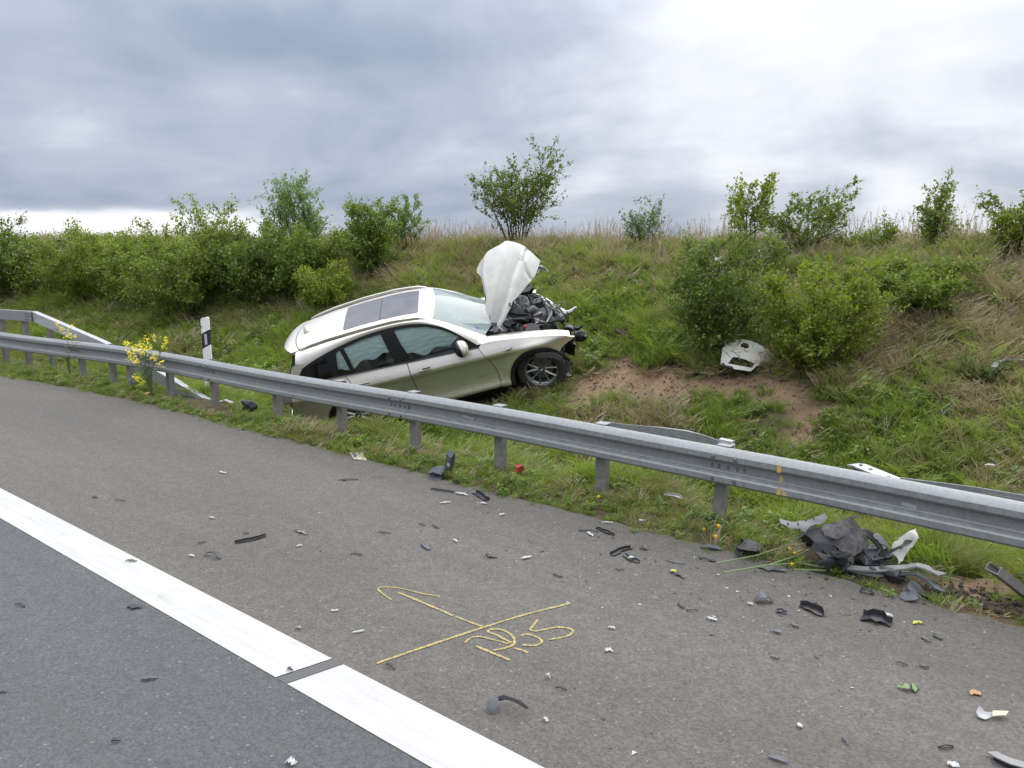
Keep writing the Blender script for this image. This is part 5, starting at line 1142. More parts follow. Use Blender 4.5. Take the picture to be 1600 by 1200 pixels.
for k_, (nm, pts, r_, m_) in enumerate((
    ('intake_duct', [E_(1050,330,-.35),E_(1100,300,-.3),E_(1150,330,-.3),E_(1180,385,-.35),E_(1170,430,-.4)], .058, 'grey_plastic'),
    ('hose', [E_(880,380,-.45),E_(930,395,-.5),E_(1000,390,-.5),E_(1060,410,-.5)], .022, 'plastic'),
    ('hose', [E_(1085,190,.0),E_(1085,250,-.1),E_(1050,300,-.2)], .020, 'plastic'),
    ('hose', [E_(900,330,-.4),E_(960,350,-.4),E_(1060,350,-.4)], .026, 'trim'),
    ('strut_bar', [E_(880,400,-.5),E_(930,460,-.6),E_(960,480,-.62)], .010, 'metal'),
    ('strut_bar', [E_(960,440,-.5),E_(1010,480,-.6)], .008, 'metal'),
    ('strut_bar', [E_(760,500,-.6),E_(800,470,-.62),E_(850,510,-.66)], .016, 'metal'),
    ('cross_member', [E_(1180,195,-.1),E_(1215,250,-.3),E_(1270,310,-.45),E_(1265,350,-.5),E_(1225,420,-.58)], .020, 'metal'),
    ('cross_member', [E_(1080,190,.15),E_(1180,200,.0),E_(1250,240,-.15)], .016, 'plastic'),
    ('cross_member', [E_(1215,215,.0),E_(1300,280,-.2),E_(1390,330,-.3)], .026, 'hoodpaint'),
    ('radiator_support', [E_(1260,300,-.2),E_(1330,325,-.3),E_(1400,350,-.35),E_(1450,320,-.3),E_(1485,290,-.3)], .024, 'metal'),
    ('radiator_support', [E_(1240,420,-.55),E_(1320,400,-.5),E_(1390,400,-.5)], .030, 'plastic'),
    ('radiator_support', [E_(1380,330,-.3),E_(1430,320,-.3),E_(1490,285,-.3)], .020, 'hoodpaint'),
    ('wiring', [E_(1465,430,-.6),E_(1475,520,-.6),E_(1470,600,-.6),E_(1465,660,-.6)], .007, 'grey_plastic'),
    ('wiring', [E_(1360,560,-.6),E_(1380,640,-.7),E_(1370,700,-.7),E_(1390,800,-.75)], .009, 'metal'),
    ('wiring', [E_(1100,380,-.45),E_(1130,430,-.5),E_(1190,440,-.55)], .007, 'trim'),
    ('hose', [E_(1200,260,-.2),E_(1230,330,-.3),E_(1200,400,-.4)], .018, 'plastic'),
    ('bumper_bracket', [E_(1400,520,-.55),E_(1470,550,-.5),E_(1560,530,-.45)], .022, 'trim'),
    ('bumper_bracket', [E_(1440,470,-.5),E_(1500,480,-.45),E_(1535,450,-.4)], .030, 'trim'),
    ('suspension_arm', [E_(1180,640,-.72),E_(1330,690,-.78),E_(1400,760,-.8)], .014, 'metal'))):
    MB().tube(pts, r_, 8).build(nm, m_, car, angle=50)
rs = np.random.RandomState(3)
def crumple(nm, c, d, m_, parent, seed=0, k=.35, rot=None, sub=3):
    """torn lump of part: subdivided, kinked box"""
    rs = np.random.RandomState(seed); bm = bmesh.new(); bmesh.ops.create_cube(bm, size=1); bmesh.ops.subdivide_edges(bm, edges=bm.edges[:], cuts=sub, use_grid_fill=True)
    off = rs.rand(3)*20
    for v in bm.verts:
        p = v.co; n_ = Vector((math.sin(p.x*7+off[0]+p.z*5), math.sin(p.y*6+off[1]+p.x*4), math.sin(p.z*7+off[2]+p.y*5)))*k*.25+Vector(rs.randn(3))*k*.05; v.co = Vector(((p.x+n_.x)*d[0], (p.y+n_.y)*d[1], (p.z+n_.z)*d[2]))
    me = bpy.data.meshes.new(nm); bm.to_mesh(me); bm.free(); me.materials.append(M[m_]); me.shade_smooth(); me.set_sharp_from_angle(angle=math.radians(25))
    o = link(bpy.data.objects.new(nm, me), parent); o.matrix_basis = Matrix.Translation(c) @ (rot.to_4x4() if rot else Matrix.Rotation(rs.rand()*2, 4, 'Z') @ Matrix.Rotation(rs.rand()*.6, 4, 'X')); return o
for nm, c, d_, m_, sd in (('battery_cover', E_(1035,150,.1), (.18,.18,.14), 'trim', 1), ('air_box', E_(1130,250,-.1), (.20,.16,.10), 'grey_plastic', 2), ('turbo', E_(1130,370,-.35), (.15,.14,.14), 'metal', 3),
    ('alternator', E_(1030,400,-.45), (.22,.12,.10), 'trim', 4), ('fuse_box', E_(900,450,-.55), (.20,.14,.12), 'trim', 5), ('headlamp_remains', E_(1415,475,-.58), (.15,.14,.09), 'plastic', 6), ('radiator', E_(1330,365,-.35), (.10,.22,.08), 'plastic', 7),
    ('crash_box', E_(1500,540,-.45), (.22,.14,.10), 'trim', 8), ('wheel_liner_scrap', E_(1420,620,-.6), (.14,.2,.22), 'trim', 9), ('headlamp_remains', E_(1340,340,-.3), (.16,.12,.05), 'metal', 10), ('coolant_tank', E_(850,490,-.62), (.16,.08,.05), 'grey_plastic', 11),
    ('cap', E_(1035,458,-.6), (.05,.03,.03), 'red', 12), ('air_box', E_(960,440,-.45), (.34,.16,.10), 'trim', 13), ('brake_caliper', E_(1420,860,-.92), (.06,.05,.13), 'metal', 14), ('fog_lamp_remains', E_(1415,800,-.90), (.09,.08,.16), 'grey_plastic', 15),
    ('radiator', E_(1240,450,-.4), (.20,.30,.12), 'trim', 16), ('crash_box', E_(1395,560,-.62), (.16,.16,.12), 'trim', 17)):
    crumple(nm, c, d_, m_, car, sd, .5)
wr_ = np.random.RandomState(77)
for k_ in range(26):                                     # loose wires, pipes and torn brackets over the engine
    x0_, y0_ = wr_.uniform(880,1440), wr_.uniform(230,470); x1_, y1_ = x0_+wr_.uniform(-130,130), y0_+wr_.uniform(-90,90)
    lim = lambda x, y: (min(max(x,870),1460), max(y, 190+.30*max(0,x-1150))); (x0_,y0_),(x1_,y1_) = lim(x0_,y0_), lim(x1_,y1_); yy_ = -.25-.35*(y0_-200)/270
    a_ = E_(x0_, y0_, yy_+.0); b_ = E_(x1_, y1_, yy_+wr_.uniform(-.1,.1)); m_ = a_.lerp(b_, .5)+Vector((wr_.randn()*.03, -.05, .05))
    MB().tube([a_, a_.lerp(m_,.6)+Vector((0,0,.02)), m_, b_], [.008,.006,.005,.007] if k_ % 3 else [.013,.014,.013,.012], 5).build('wire' if k_ % 3 else 'pipe', ('metal','trim','palepipe','metal','palepipe','plastic')[k_ % 6], car, angle=60)
# torn wheel-arch liner strip hanging over the front wheel
mb = MB(); P_ = [E_(1115,700,-.97),E_(1200,692,-.98),E_(1290,700,-.98),E_(1360,730,-.97),E_(1385,790,-.95)]; Q_ = [E_(1125,742,-.97),E_(1210,738,-.99),E_(1290,742,-.99),E_(1345,765,-.98),E_(1370,850,-.96)]
V = P_+Q_+[p+Vector((0,.03,0)) for p in P_]+[p+Vector((0,.03,0)) for p in Q_]
F = [(i,i+1,i+6,i+5) for i in range(4)]+[(i+10,i+15,i+16,i+11) for i in range(4)]+[(i,i+10,i+11,i+1) for i in range(4)]+[(i+5,i+6,i+16,i+15) for i in range(4)]
mb.add(V, F).build('torn_liner_strip', 'grey_plastic', car)
MB().tube([E_(1380,760,-.95),E_(1375,830,-.96),E_(1400,890,-.96),E_(1445,895,-.96),E_(1440,850,-.95)], .014, 6).build('torn_bracket', 'metal', car)
# cowl and wiper zone
MB().box((-.42,0,1.03), (.26,1.30,.05), rot=Matrix.Rotation(.2,3,'Y'), bev=.01).build('cowl', 'trim', car)
MB().tube([(-.50,-.62,1.085),(-.62,-.2,1.135),(-.66,.15,1.15)], .009, 5).build('wiper', 'trim', car)
crumple('cowl_scrap', (-.46,-.60,1.09), (.16,.12,.06), 'grey_plastic', car, 31, .6)
# ------------------------------------------------------------ debris
M['chipwhite'] = mat('white_chip', (.36,.36,.35), .5)
M['black'] = mat('black_plastic', rough=.45, build=lambda g, b: g.l(g.mix(g.noise(wp(g), 40, 4, .6), (.012,.012,.014), (.04,.04,.043)), b.inputs['Base Color']))
M['slate'] = mat('slate_plastic', rough=.5, build=lambda g, b: g.l(g.mix(g.noise(wp(g), 40, 4, .6), (.045,.05,.06), (.09,.095,.105)), b.inputs['Base Color']))
M['taupe'] = mat('liner_felt', rough=.7, build=lambda g, b: g.l(g.mix(g.ss(g.noise(wp(g), 16, 6, .75), .3, .7), (.045,.041,.04), (.16,.145,.135)), b.inputs['Base Color']))
M['beige'] = mat('beige_card', (.52,.46,.34), .7); M['orange'] = mat('orange_chip', (.34,.19,.09), .7); M['yellowp'] = mat('yellow_clip', (.40,.36,.06), .6)
M['palegrey'] = mat('pale_grey_part', rough=.5, build=lambda g, b: g.l(g.mix(g.noise(wp(g), 25, 5, .7), (.25,.25,.245), (.13,.13,.128)), b.inputs['Base Color']))
M['cream'] = mat('cream_bumper', rough=.35, build=lambda g, b: g.l(g.mix(g.noise(op(g), 6, 6, .7), (.62,.61,.55), (.50,.48,.42)), b.inputs['Base Color']))
M['dirtclump'] = mat('wet_earth', rough=.95, build=lambda g, b: g.l(g.mix(g.noise(wp(g), 30, 5, .7), (.045,.034,.024), (.10,.075,.052)), b.inputs['Base Color']))
def gpt(px, py): # ground or road point under a pixel
    p = at_z(px, py, 0.); 
    return p if p.y-bend(p.x) < 5.48 else ground(px, py)
def shard(name, cat, label, a, b, w, m, seed=0, arch=.006, curl=.006, lip=0., taper=.5, jag=.25, lift=.0, group=None, n=7, parent=None):
    """broken piece lying from pixel a to pixel b: thick, jagged, arched, optionally with a folded lip"""
    rs = np.random.RandomState(seed+int(a[0])*3+int(a[1])); A = gpt(*a); B = gpt(*b); c = (A+B)/2; L = max((B-A).length, .015); ax = (B-A).normalized(); sd = Vector((0,0,1)).cross(ax).normalized()
    V, F = [], []; k = 6 if lip else 4; sc_ = rs.uniform(-1,1)
    for i in range(n):
        t = i/(n-1); ww = w*.8*(1-taper*abs(2*t-1)**2)*(1+jag*rs.randn()*.9); p = ax*(t-.5)*L + sd*(sc_*math.sin(t*PI)*L*.16 + rs.randn()*w*.12) + Vector((0,0,.004+lift+arch*math.sin(t*PI)**.8+abs(rs.randn())*.0015))
        t1 = .0045; zt = curl*rs.rand()
        ring = [p-sd*ww/2, p+sd*ww/2+Vector((0,0,zt)), p+sd*ww/2+Vector((0,0,zt+t1)), p-sd*ww/2+Vector((0,0,t1))]
        if lip: ring = [p-sd*ww/2, p+sd*ww/2, p+sd*ww/2+Vector((0,0,lip)), p+sd*(ww/2-t1)+Vector((0,0,lip)), p+sd*(ww/2-t1)+Vector((0,0,t1)), p-sd*ww/2+Vector((0,0,t1))]
        V += ring
        if i: F += [((i-1)*k+j, (i-1)*k+(j+1)%k, i*k+(j+1)%k, i*k+j) for j in range(k)]
    F += [tuple(range(k))[::-1], tuple((n-1)*k+j for j in range(k))]
    o = MB().add(V, F).build(name, m, None, angle=30); o.location = c
    if parent: under2(o, parent)
    else:
        o['label'] = label; o['category'] = cat
        if group: o['group'] = group
    return o
def under2(o, p):
    M_ = o.matrix_basis.copy(); o.parent = p; o.matrix_parent_inverse = p.matrix_basis.inverted(); o.matrix_basis = M_
SG = 'broken plastic pieces on the asphalt'
for a, b, w, m, lb, kw in (
  ((367,849),(416,838),.035,'black','long black ribbed trim strip lying left of centre beyond the white line',dict(lip=.018,taper=.1)),
  ((320,868),(345,874),.05,'black','crumpled black shard just below left of the long ribbed trim strip',dict(arch=.03,jag=.6)),
  ((309,850),(322,847),.02,'black','thin black splinter left of the crumpled black shard',{}),
  ((380,835),(389,834),.02,'black','tiny black flake above the long ribbed trim strip',{}),
  ((460,829),(480,836),.035,'palegrey','silvery bent trim piece right of the long ribbed strip',dict(lip=.012)),
  ((200,949),(221,951),.045,'black','round dark flake on the traffic lane just below the white line',dict(arch=.006)),
  ((221,1063),(246,1061),.03,'slate','slate grey flake on the traffic lane, in the lower left',dict(arch=.008)),
  ((174,1160),(189,1159),.02,'black','small black chip at the very bottom of the traffic lane',{}),
  ((0,1078),(9,1083),.03,'slate','dark chip on the lane cut by the left edge',{}),
  ((25,945),(38,950),.02,'black','tiny dark splinter at far left on the traffic lane',{}),
  ((196,878),(213,879),.022,'slate','grey flake lying on the white line',dict(arch=.004,lift=.004)),
  ((450,1046),(457,1050),.02,'black','small black crumb on the white line by the dark joint',dict(lift=.004)),
  ((146,776),(152,779),.02,'black','lone black pebble-sized crumb beyond the white line at left',{}),
  ((180,782),(196,783),.012,'black','fine black splinter right of the lone crumb at left',{}),
  ((528,751),(560,750),.035,'black','black feathered wiper fragment on the far shoulder',dict(jag=.6,taper=.7)),
  ((592,831),(611,834),.02,'slate','small grey sliver in the middle of the shoulder',{}),
  ((660,849),(671,860),.045,'slate','grey rounded tag-shaped shard in the middle of the shoulder',dict(taper=.3,arch=.008)),
  ((548,867),(566,869),.018,'black','flat dark sliver left of the grey tag-shaped shard',{}),
  ((655,820),(664,822),.014,'black','left one of two tiny black splinters above the grey tag',{}),
  ((675,822),(686,826),.018,'black','right one of two tiny black splinters above the grey tag',{}),
  ((673,765),(709,770),.025,'black','narrow black strip below the slate bracket at the verge',dict(lip=.01,taper=.2)),
  ((741,771),(761,783),.06,'black','black corner block with raised tab near the verge',dict(lip=.03,taper=.1)),
  ((758,867),(777,872),.035,'black','small black and brown fragment above the spray cross',dict(jag=.6)),
  ((864,898),(879,903),.016,'black','black curved splinter above right of the spray cross',dict(arch=.004)),
  ((602,1040),(617,1047),.022,'black','black curved splinter below the lower left end of the spray cross',dict(arch=.012)),
  ((905,829),(935,831),.035,'black','left one of two crossed black shards near the verge',dict(jag=.5)),
  ((932,826),(959,837),.035,'black','right one of two crossed black shards near the verge',dict(jag=.4,lip=.015)),
  ((957,869),(987,858),.045,'black','dark folded trim channel in front of the leaning post',dict(lip=.022,taper=.1)),
  ((975,868),(999,880),.04,'slate','grey-black bracket leg touching the dark folded channel',dict(lip=.02,taper=.1)),
  ((1000,857),(1012,860),.05,'slate','small taupe wedge right of the dark folded channel',dict(arch=.02)),
  ((962,889),(977,891),.02,'slate','flat slate flake below the dark folded channel',{}),
  ((1040,876),(1070,882),.014,'slate','long thin grey sliver left of the black lump at the verge',dict(arch=.003)),
  ((1093,856),(1128,862),.07,'slate','dark grey triangular flake at the asphalt edge',dict(arch=.02,taper=.9)),
  ((1091,872),(1118,878),.03,'black','black jagged shard below the dark grey triangular flake',dict(jag=.6)),
  ((1048,896),(1069,905),.04,'black','black shard with a yellow clip beside it',dict(jag=.4)),
  ((1060,944),(1069,952),.025,'black','upper left of two small black chips right of the figures',{}),
  ((1072,955),(1091,956),.013,'black','thin dark splinter right of the two figures chips',{}),
  ((1213,956),(1229,960),.04,'slate','small ribbed dark chip between rounded shell and wedge',dict(lip=.015)),
  ((1180,941),(1208,942),.085,'slate','rounded dark shell with a slot, lying by itself on the shoulder',dict(arch=.04,taper=.45)),
  ((1248,948),(1285,964),.07,'black','dark wedge-shaped trim piece, centre of the right shoulder',dict(lip=.035,taper=.4)),
  ((1345,968),(1392,980),.10,'black','thick black ribbed clip block, biggest black piece at right',dict(lip=.04,taper=.05,arch=.02)),
  ((1233,977),(1249,981),.02,'slate','small slate chip left below the wedge-shaped trim',{}),
  ((1207,988),(1221,991),.03,'slate','small slate chip left of the pair below the wedge-shaped trim',{}),
  ((1439,995),(1455,1005),.02,'slate','grey splinter left of the small black chip at right edge area',{}),
  ((1457,993),(1471,1001),.03,'black','small black chip right of the thick clip block',{}),
  ((1400,1036),(1418,1042),.012,'black','thin black splinter above the green moss tuft',{}),
  ((1436,1042),(1451,1045),.022,'black','small black flake right of the thin splinter above the moss',{}),
  ((1203,1027),(1218,1030),.025,'slate','small slate flake alone in the middle of the right shoulder',{}),
  ((1466,1170),(1489,1169),.02,'black','dark sliver near the lower right corner',dict(lip=.008)),
  ((1200,1184),(1231,1195),.03,'slate','dark grey flake at the bottom edge right of centre',dict(taper=.8)),
  ((1315,1155),(1325,1166),.014,'slate','thin grey splinter at the bottom between the flake and the corner strip',{}),
  ((868,1076),(886,1080),.010,'black','thin black curved splinter right of the large curved piece',{}),
  ((1360,885),(1372,888),.02,'black','small black chip beneath the grey twisted strip',{}),
  ((1343,925),(1366,930),.05,'black','black crumpled scrap at the asphalt edge under the heap',dict(jag=.7,arch=.03)),
  ((458,688),(471,691),.04,'slate','small dark lump at the verge edge beneath the rear of the car',dict(arch=.02)),
  ((497,697),(522,692),.04,'palegrey','grey strip at the verge edge beneath the rear of the car',dict(arch=.015)),
  ((1185,888),(1229,893),.07,'slate','flat grey flake at the asphalt edge beside the flowering stems',dict(jag=.5)),
  ((1410,938),(1450,934),.10,'slate','dark flat panel scrap at the verge below the twisted strip',dict(jag=.5,arch=.03)),
  ((345,612),(352,615),.04,'black','small black scrap by the sunken end of the rear barrier',{})):
    shard('plastic_shard', 'debris', lb, a, b, w, m, group=SG, **kw)
for a, b, w, m, lb, kw in (
  ((712,771),(731,775),.035,'chipwhite','white and blue chip between the slate bracket and the corner block',{}),
  ((688,787),(704,786),.022,'chipwhite','small white chip below the narrow black strip',{}),
  ((750,787),(760,788),.02,'chipwhite','tiny white chip beneath the black corner block',{}),
  ((780,806),(789,804),.02,'chipwhite','white chip further right of the corner block',{}),
  ((813,874),(831,871),.03,'chipwhite','white splinter above the upper right arm of the cross',dict(taper=.9)),
  ((708,844),(716,848),.02,'chipwhite','tiny white chip right of the grey tag',{}),
  ((555,710),(575,716),.004,'black','thin dark stick under the pale booklet',{}),
  ((342,738),(354,740),.03,'chipwhite','white chip at the left of the far shoulder',{}),
  ((327,810),(335,811),.02,'chipwhite','upper of the white specks left of the silvery trim',{}),
  ((463,855),(472,854),.018,'chipwhite','white fleck just below the silvery trim',{}),
  ((294,870),(304,871),.02,'chipwhite','white fleck left of the crumpled black shard',{}),
  ((551,990),(569,987),.014,'chipwhite','narrow white strip left of the spray cross',dict(taper=.1,arch=.002)),
  ((518,956),(529,955),.018,'chipwhite','short white strip left of the arrow hook',dict(taper=.1,arch=.002)),
  ((462,982),(471,984),.025,'palegrey','pale flat chip on the shoulder edge of the white line',{}),
  ((945,1018),(958,1019),.03,'chipwhite','white oval chip right of the figures',dict(arch=.003)),
  ((950,982),(961,984),.02,'chipwhite','small pale chip above the white oval chip',{}),
  ((1105,966),(1120,971),.025,'chipwhite','white chip on the shoulder below the two black chips',{}),
  ((1168,944),(1176,947),.02,'chipwhite','white fleck left of the rounded shell',{}),
  ((1380,962),(1395,966),.035,'chipwhite','white triangular chip behind the thick clip block',dict(arch=.01)),
  ((1244,1135),(1254,1138),.03,'chipwhite','pale pebble on the lower right shoulder',dict(arch=.008)),
  ((852,1059),(860,1061),.025,'chipwhite','white flake above the thin curved splinter',dict(arch=.015)),
  ((851,1123),(857,1129),.022,'chipwhite','bright white chip right below the large curved piece',{}),
  ((448,1192),(462,1196),.04,'chipwhite','white stone at the bottom edge on the traffic lane',dict(arch=.012)),
  ((1480,1196),(1498,1199),.04,'chipwhite','white chip cut by the bottom edge at right',{}),
  ((940,817),(958,818),.02,'chipwhite','flat white sliver at the asphalt edge below the dandelion',dict(arch=.002)),
  ((918,833),(926,839),.03,'chipwhite','white chip among the two crossed black shards',{}),
  ((982,877),(990,876),.03,'chipwhite','white fleck on the bracket leg in front of the leaning post',dict(lift=.02)),
  ((1551,642),(1555,644),.05,'chipwhite','bright white speck in the grass of the right bank',dict(lift=.06)),
  ((998,820),(1009,820),.05,'chipwhite','white oval lid at the edge of the verge grass',dict(lift=.03,taper=.4)),
  ((1037,789),(1066,795),.05,'chipwhite','white elongated trim piece lying in the verge grass',dict(lift=.09,taper=.1,lip=.02)),
  ((682,681),(687,671),.04,'palegrey','pale torn label hanging in the grass beneath the front rail',dict(lift=.05)),
  ((1534,769),(1549,770),.05,'chipwhite','white chip lying just behind the right end of the front rail',dict(lift=.28))):
    shard('white_chip', 'debris', lb, a, b, w, m, group='white chips and flecks', **kw)
shard('orange_chip', 'debris', 'orange crumb on the lower right shoulder', (1514,1084),(1533,1086),.05,'orange',arch=.003)
shard('orange_chip', 'debris', 'orange leaf-like scrap at the foot of the rapeseed plant', (228,623),(240,618),.08,'orange',lift=.05)
shard('yellow_clip', 'debris', 'yellow clip beside a black shard near the heap', (1047,893),(1056,896),.03,'yellowp',arch=.01)

shard('moss_tuft', 'plant debris', 'green moss tuft lying on the lower right shoulder', (1402,1075),(1436,1080),.06,'stem',arch=.012,jag=.8,n=12)
shard('moss_tuft', 'plant debris', 'small yellow-green sprig on the shoulder above the black clip block', (1425,975),(1446,977),.03,'yellowp',arch=.004,jag=.8)

def sheet(name, outline, depth_pt, nrm, m, bulge=0., holes=(), res=.04, thick=.005, parent=None, ripple=0., **kw):
    """piece of sheet whose outline is traced (photo pixels) and put on a plane through depth_pt; bulged and thick"""
    o = depth_pt; n = Vector(nrm).normalized(); hx = (CR-n*CR.dot(n)).normalized(); hy = n.cross(hx)
    def t2(p): q = on_plane(p[0], p[1], o, n)-o; return (q.dot(hx), q.dot(hy))
    rj = random.Random(int(outline[0][0]*7)); O = [t2(p) for p in outline]
    if thick < .03 and parent is None: O = [(p[0]+rj.uniform(-1,1)*.006, p[1]+rj.uniform(-1,1)*.006) for p in dens(O, .035)]
    H = [[t2(p) for p in h] for h in holes]; cu = sum(p[0] for p in O)/len(O); cv_ = sum(p[1] for p in O)/len(O); R_ = max(math.hypot(p[0]-cu, p[1]-cv_) for p in O)
    def f(u, v): r2 = ((u-cu)**2+(v-cv_)**2)/R_**2; return tuple(hx*u+hy*v+n*(bulge*(1-r2)+ripple*math.sin(u*40+v*23)+(.012*math.sin(u*19+v*31)*math.sin(v*27-u*11+1) if parent is None else 0)))
    ob = panel(name, O, f, m, None, holes=H, res=res, thick=thick, out=tuple(n)); ob.location = o
    if parent: under2(ob, parent)
    for k, v in kw.items():
        if v: ob[k] = v
    return ob
TC = Vector((-FH.x, -FH.y, 0))   # towards the road from the bank
# torn bumper corner on the bank
b = ground(1168,580)+Vector((0,0,.10))
def zb6(x, y): return (1050+x/5.456, 500+y/5.456)
bc = empty('bumper_cover', b, label='cream white bumper corner with round lamp hole and slot lying on the bare track', category='bumper cover'); bc.matrix_basis = Matrix.Translation(b)
sheet('skin', [zb6(*p) for p in ((415,372),(418,320),(428,245),(470,215),(530,190),(590,184),(650,200),(720,235),(800,285),(840,302),(885,315),(892,350),(880,395),(858,412),(835,400),(820,378),(770,398),(710,425),(660,463),(640,462),(540,440),(440,405))],
      b, TC*.8+Vector((.0,0,.75)), 'cream', bulge=.12, holes=[[zb6(*p) for p in ((575,235),(600,224),(632,235),(642,262),(628,282),(600,278),(572,262))],[zb6(*p) for p in ((470,385),(510,340),(560,355),(690,410),(660,440),(560,415))]], res=.03, thick=.006, parent=bc)
sheet('slot_frame', [zb6(*p) for p in ((480,378),(512,345),(600,368),(690,408),(680,415),(600,384),(520,362),(495,385))], b, TC*.8+Vector((.0,0,.75)), 'gloss_black', bulge=.10, res=.03, thick=.012, parent=bc)
sheet('lamp_socket', [zb6(*p) for p in ((568,235),(600,220),(636,233),(648,262),(630,288),(600,284),(566,262))], b-Vector((0,0,.04)), TC*.8+Vector((.0,0,.75)), 'trim', bulge=.08, res=.03, thick=.02, parent=bc)
sheet('lower_lip', [zb6(*p) for p in ((418,375),(436,378),(445,398),(560,430),(650,458),(652,468),(540,448),(440,412),(425,398))], b, TC*.8+Vector((.0,0,.6)), 'trim', bulge=.06, res=.03, thick=.02, parent=bc)
# heap of torn parts in the verge
def zh(x, y): return (1200+x/5.333, 780+y/5.333)
hp = at_z(1300, 855, .16); up_ = TC*.8+Vector((0,0,.7))
def hsheet(name, cat, label, pts, m, off=0., nrm=None, **kw): return sheet(name, [zh(*p) for p in pts], hp+TC*off, nrm or up_, m, label=label, category=cat, **kw)
wl = hsheet('wheel_liner', 'wheel liner', 'large torn grey wheel liner sheet, main piece of the heap under the rail', ((440,205),(520,215),(600,180),(650,185),(760,250),(830,300),(850,370),(800,430),(720,470),(600,450),(540,400),(480,345),(445,290)), 'taupe', bulge=.06, thick=.006, ripple=.006)
for i_, (zx, zy, dd, m__) in enumerate(((480,430,(.16,.10,.10),'black'),(640,420,(.20,.12,.08),'plastic'),(800,440,(.16,.10,.07),'black'),(380,330,(.16,.08,.10),'black'),(900,480,(.18,.10,.06),'slate'),(560,520,(.12,.10,.10),'plastic'),(720,330,(.22,.03,.05),'slate'))):
    under2(crumple('torn_fold', at_z(*zh(zx, zy), .10)+Vector((0,.05,0)), dd, m__, None, 40+i_, .8), wl)
for i_, q_ in enumerate((((330,260),(420,330),(520,420),(600,440)),((640,200),(740,300),(820,420),(860,500)),((480,400),(600,470),(700,455)),((900,300),(960,380),(900,470)))):
    P_ = [at_z(*zh(*w_), .16)+Vector((0,-.04,0)) for w_ in q_]; under2(MB().tube(P_, .009, 5).build('cable', 'black'), wl)
hsheet('liner_flap', 'liner flap', 'taupe flap folded over the front of the large wheel liner', ((450,210),(520,225),(600,245),(660,275),(655,300),(600,335),(520,342),(465,310),(440,260)), 'palegrey' if 0 else 'taupe', off=.09, bulge=.05, thick=.008)
hsheet('torn_liner', 'liner scrap', 'dark curved liner scrap under the pale slotted bracket', ((320,250),(380,225),(430,280),(470,350),(540,420),(580,450),(500,460),(420,425),(360,360),(300,300)), 'plastic', off=.06, bulge=.05, thick=.01)
hsheet('slotted_bracket', 'bracket', 'pale grey slotted bumper bracket, leftmost piece of the heap', ((95,160),(160,190),(240,200),(330,185),(420,150),(470,110),(500,170),(430,215),(350,235),(310,265),(300,300),(250,265),(160,250),(105,215)), 'palegrey', off=.10, bulge=.05, thick=.01, holes=[[zh(*p) for p in q] for q in (((150,205),(165,208),(163,232),(150,229)),((228,212),(240,212),(240,238),(228,238)),((290,190),(305,186),(308,205),(293,210)),((355,170),(372,163),(378,185),(360,192)))])
hsheet('black_funnel', 'duct', 'black funnel-shaped duct hanging below the liner at the road edge', ((390,440),(480,455),(580,455),(570,500),(520,560),(510,600),(480,600),(470,540),(430,560),(400,550),(440,500)), 'black', off=.08, nrm=TC+Vector((0,0,.2)), bulge=.04, thick=.02)
hsheet('lamp_bracket', 'bracket', 'small grey bracket with a hole between funnel and twisted strip', ((590,455),(660,465),(710,460),(715,560),(690,560),(680,520),(610,525),(580,500)), 'slate', off=.06, nrm=TC+Vector((0,0,.3)), bulge=.02, thick=.015, holes=[[zh(*p) for p in ((635,490),(655,490),(655,508),(635,508))]])
hsheet('white_bumper_scrap', 'bumper scrap', 'white bumper scrap standing in tall grass at the right of the heap', ((1020,390),(1100,320),(1180,270),(1235,235),(1240,330),(1215,390),(1150,440),(1110,520),(1080,545),(1060,500),(1010,440)), 'cream', off=-.05, bulge=.04, thick=.008, ripple=.004)
hsheet('black_seal', 'seal strip', 'black rubber seal across the white bumper scrap', ((960,465),(1010,430),(1080,400),(1150,350),(1200,350),(1150,375),(1090,425),(1020,455),(975,480)), 'black', off=-.0, bulge=.05, thick=.02)
hsheet('silver_rail', 'trim rail', 'short silvery trim rail between the wheel liner and white bumper scrap', ((870,295),(920,290),(960,345),(1020,395),(1000,410),(930,370),(880,330)), 'palegrey', off=.03, bulge=.03, thick=.015)
hsheet('ridged_scrap', 'panel scrap', 'dark ridged panel scrap behind the wheel liner below the rail', ((740,255),(800,255),(850,280),(900,350),(960,450),(1000,500),(940,495),(880,400),(820,330)), 'plastic', off=-.03, bulge=.05, thick=.015)
hsheet('brown_liner', 'liner scrap', 'dark brown liner scrap sticking up behind the slotted bracket', ((540,215),(640,170),(690,150),(760,235),(700,275),(640,270)), 'grey_plastic', off=-.12, bulge=.03, thick=.01)
hsheet('pale_stay', 'stay', 'thin pale stay poking up from the heap towards the rail', ((670,190),(720,140),(770,135),(700,180),(680,200)), 'palegrey', off=-.1, bulge=.0, thick=.012)
tw = empty('twisted_strip', gpt(1400,890), label='long twisted grey bumper strip lying along the verge edge below the heap', category='trim strip'); tw.matrix_basis = Matrix.Translation(gpt(1400,890))
P_ = [at_z(*zh(x, y), z) for x, y, z in ((640,565,.05),(780,580,.07),(920,585,.08),(1040,575,.09),(1140,568,.11),(1240,550,.14),(1320,570,.14),(1400,620,.12),(1440,610,.10))]
o = bar(P_, .075, .012, 'strip', M['palegrey']); under2(o, tw)
P_ = [at_z(*zh(x, y), z) for x, y, z in ((640,575,.03),(760,600,.04),(880,625,.04),(1000,625,.04))]; o = bar(P_, .05, .02, 'lower_strip', M['palegrey']); under2(o, tw)
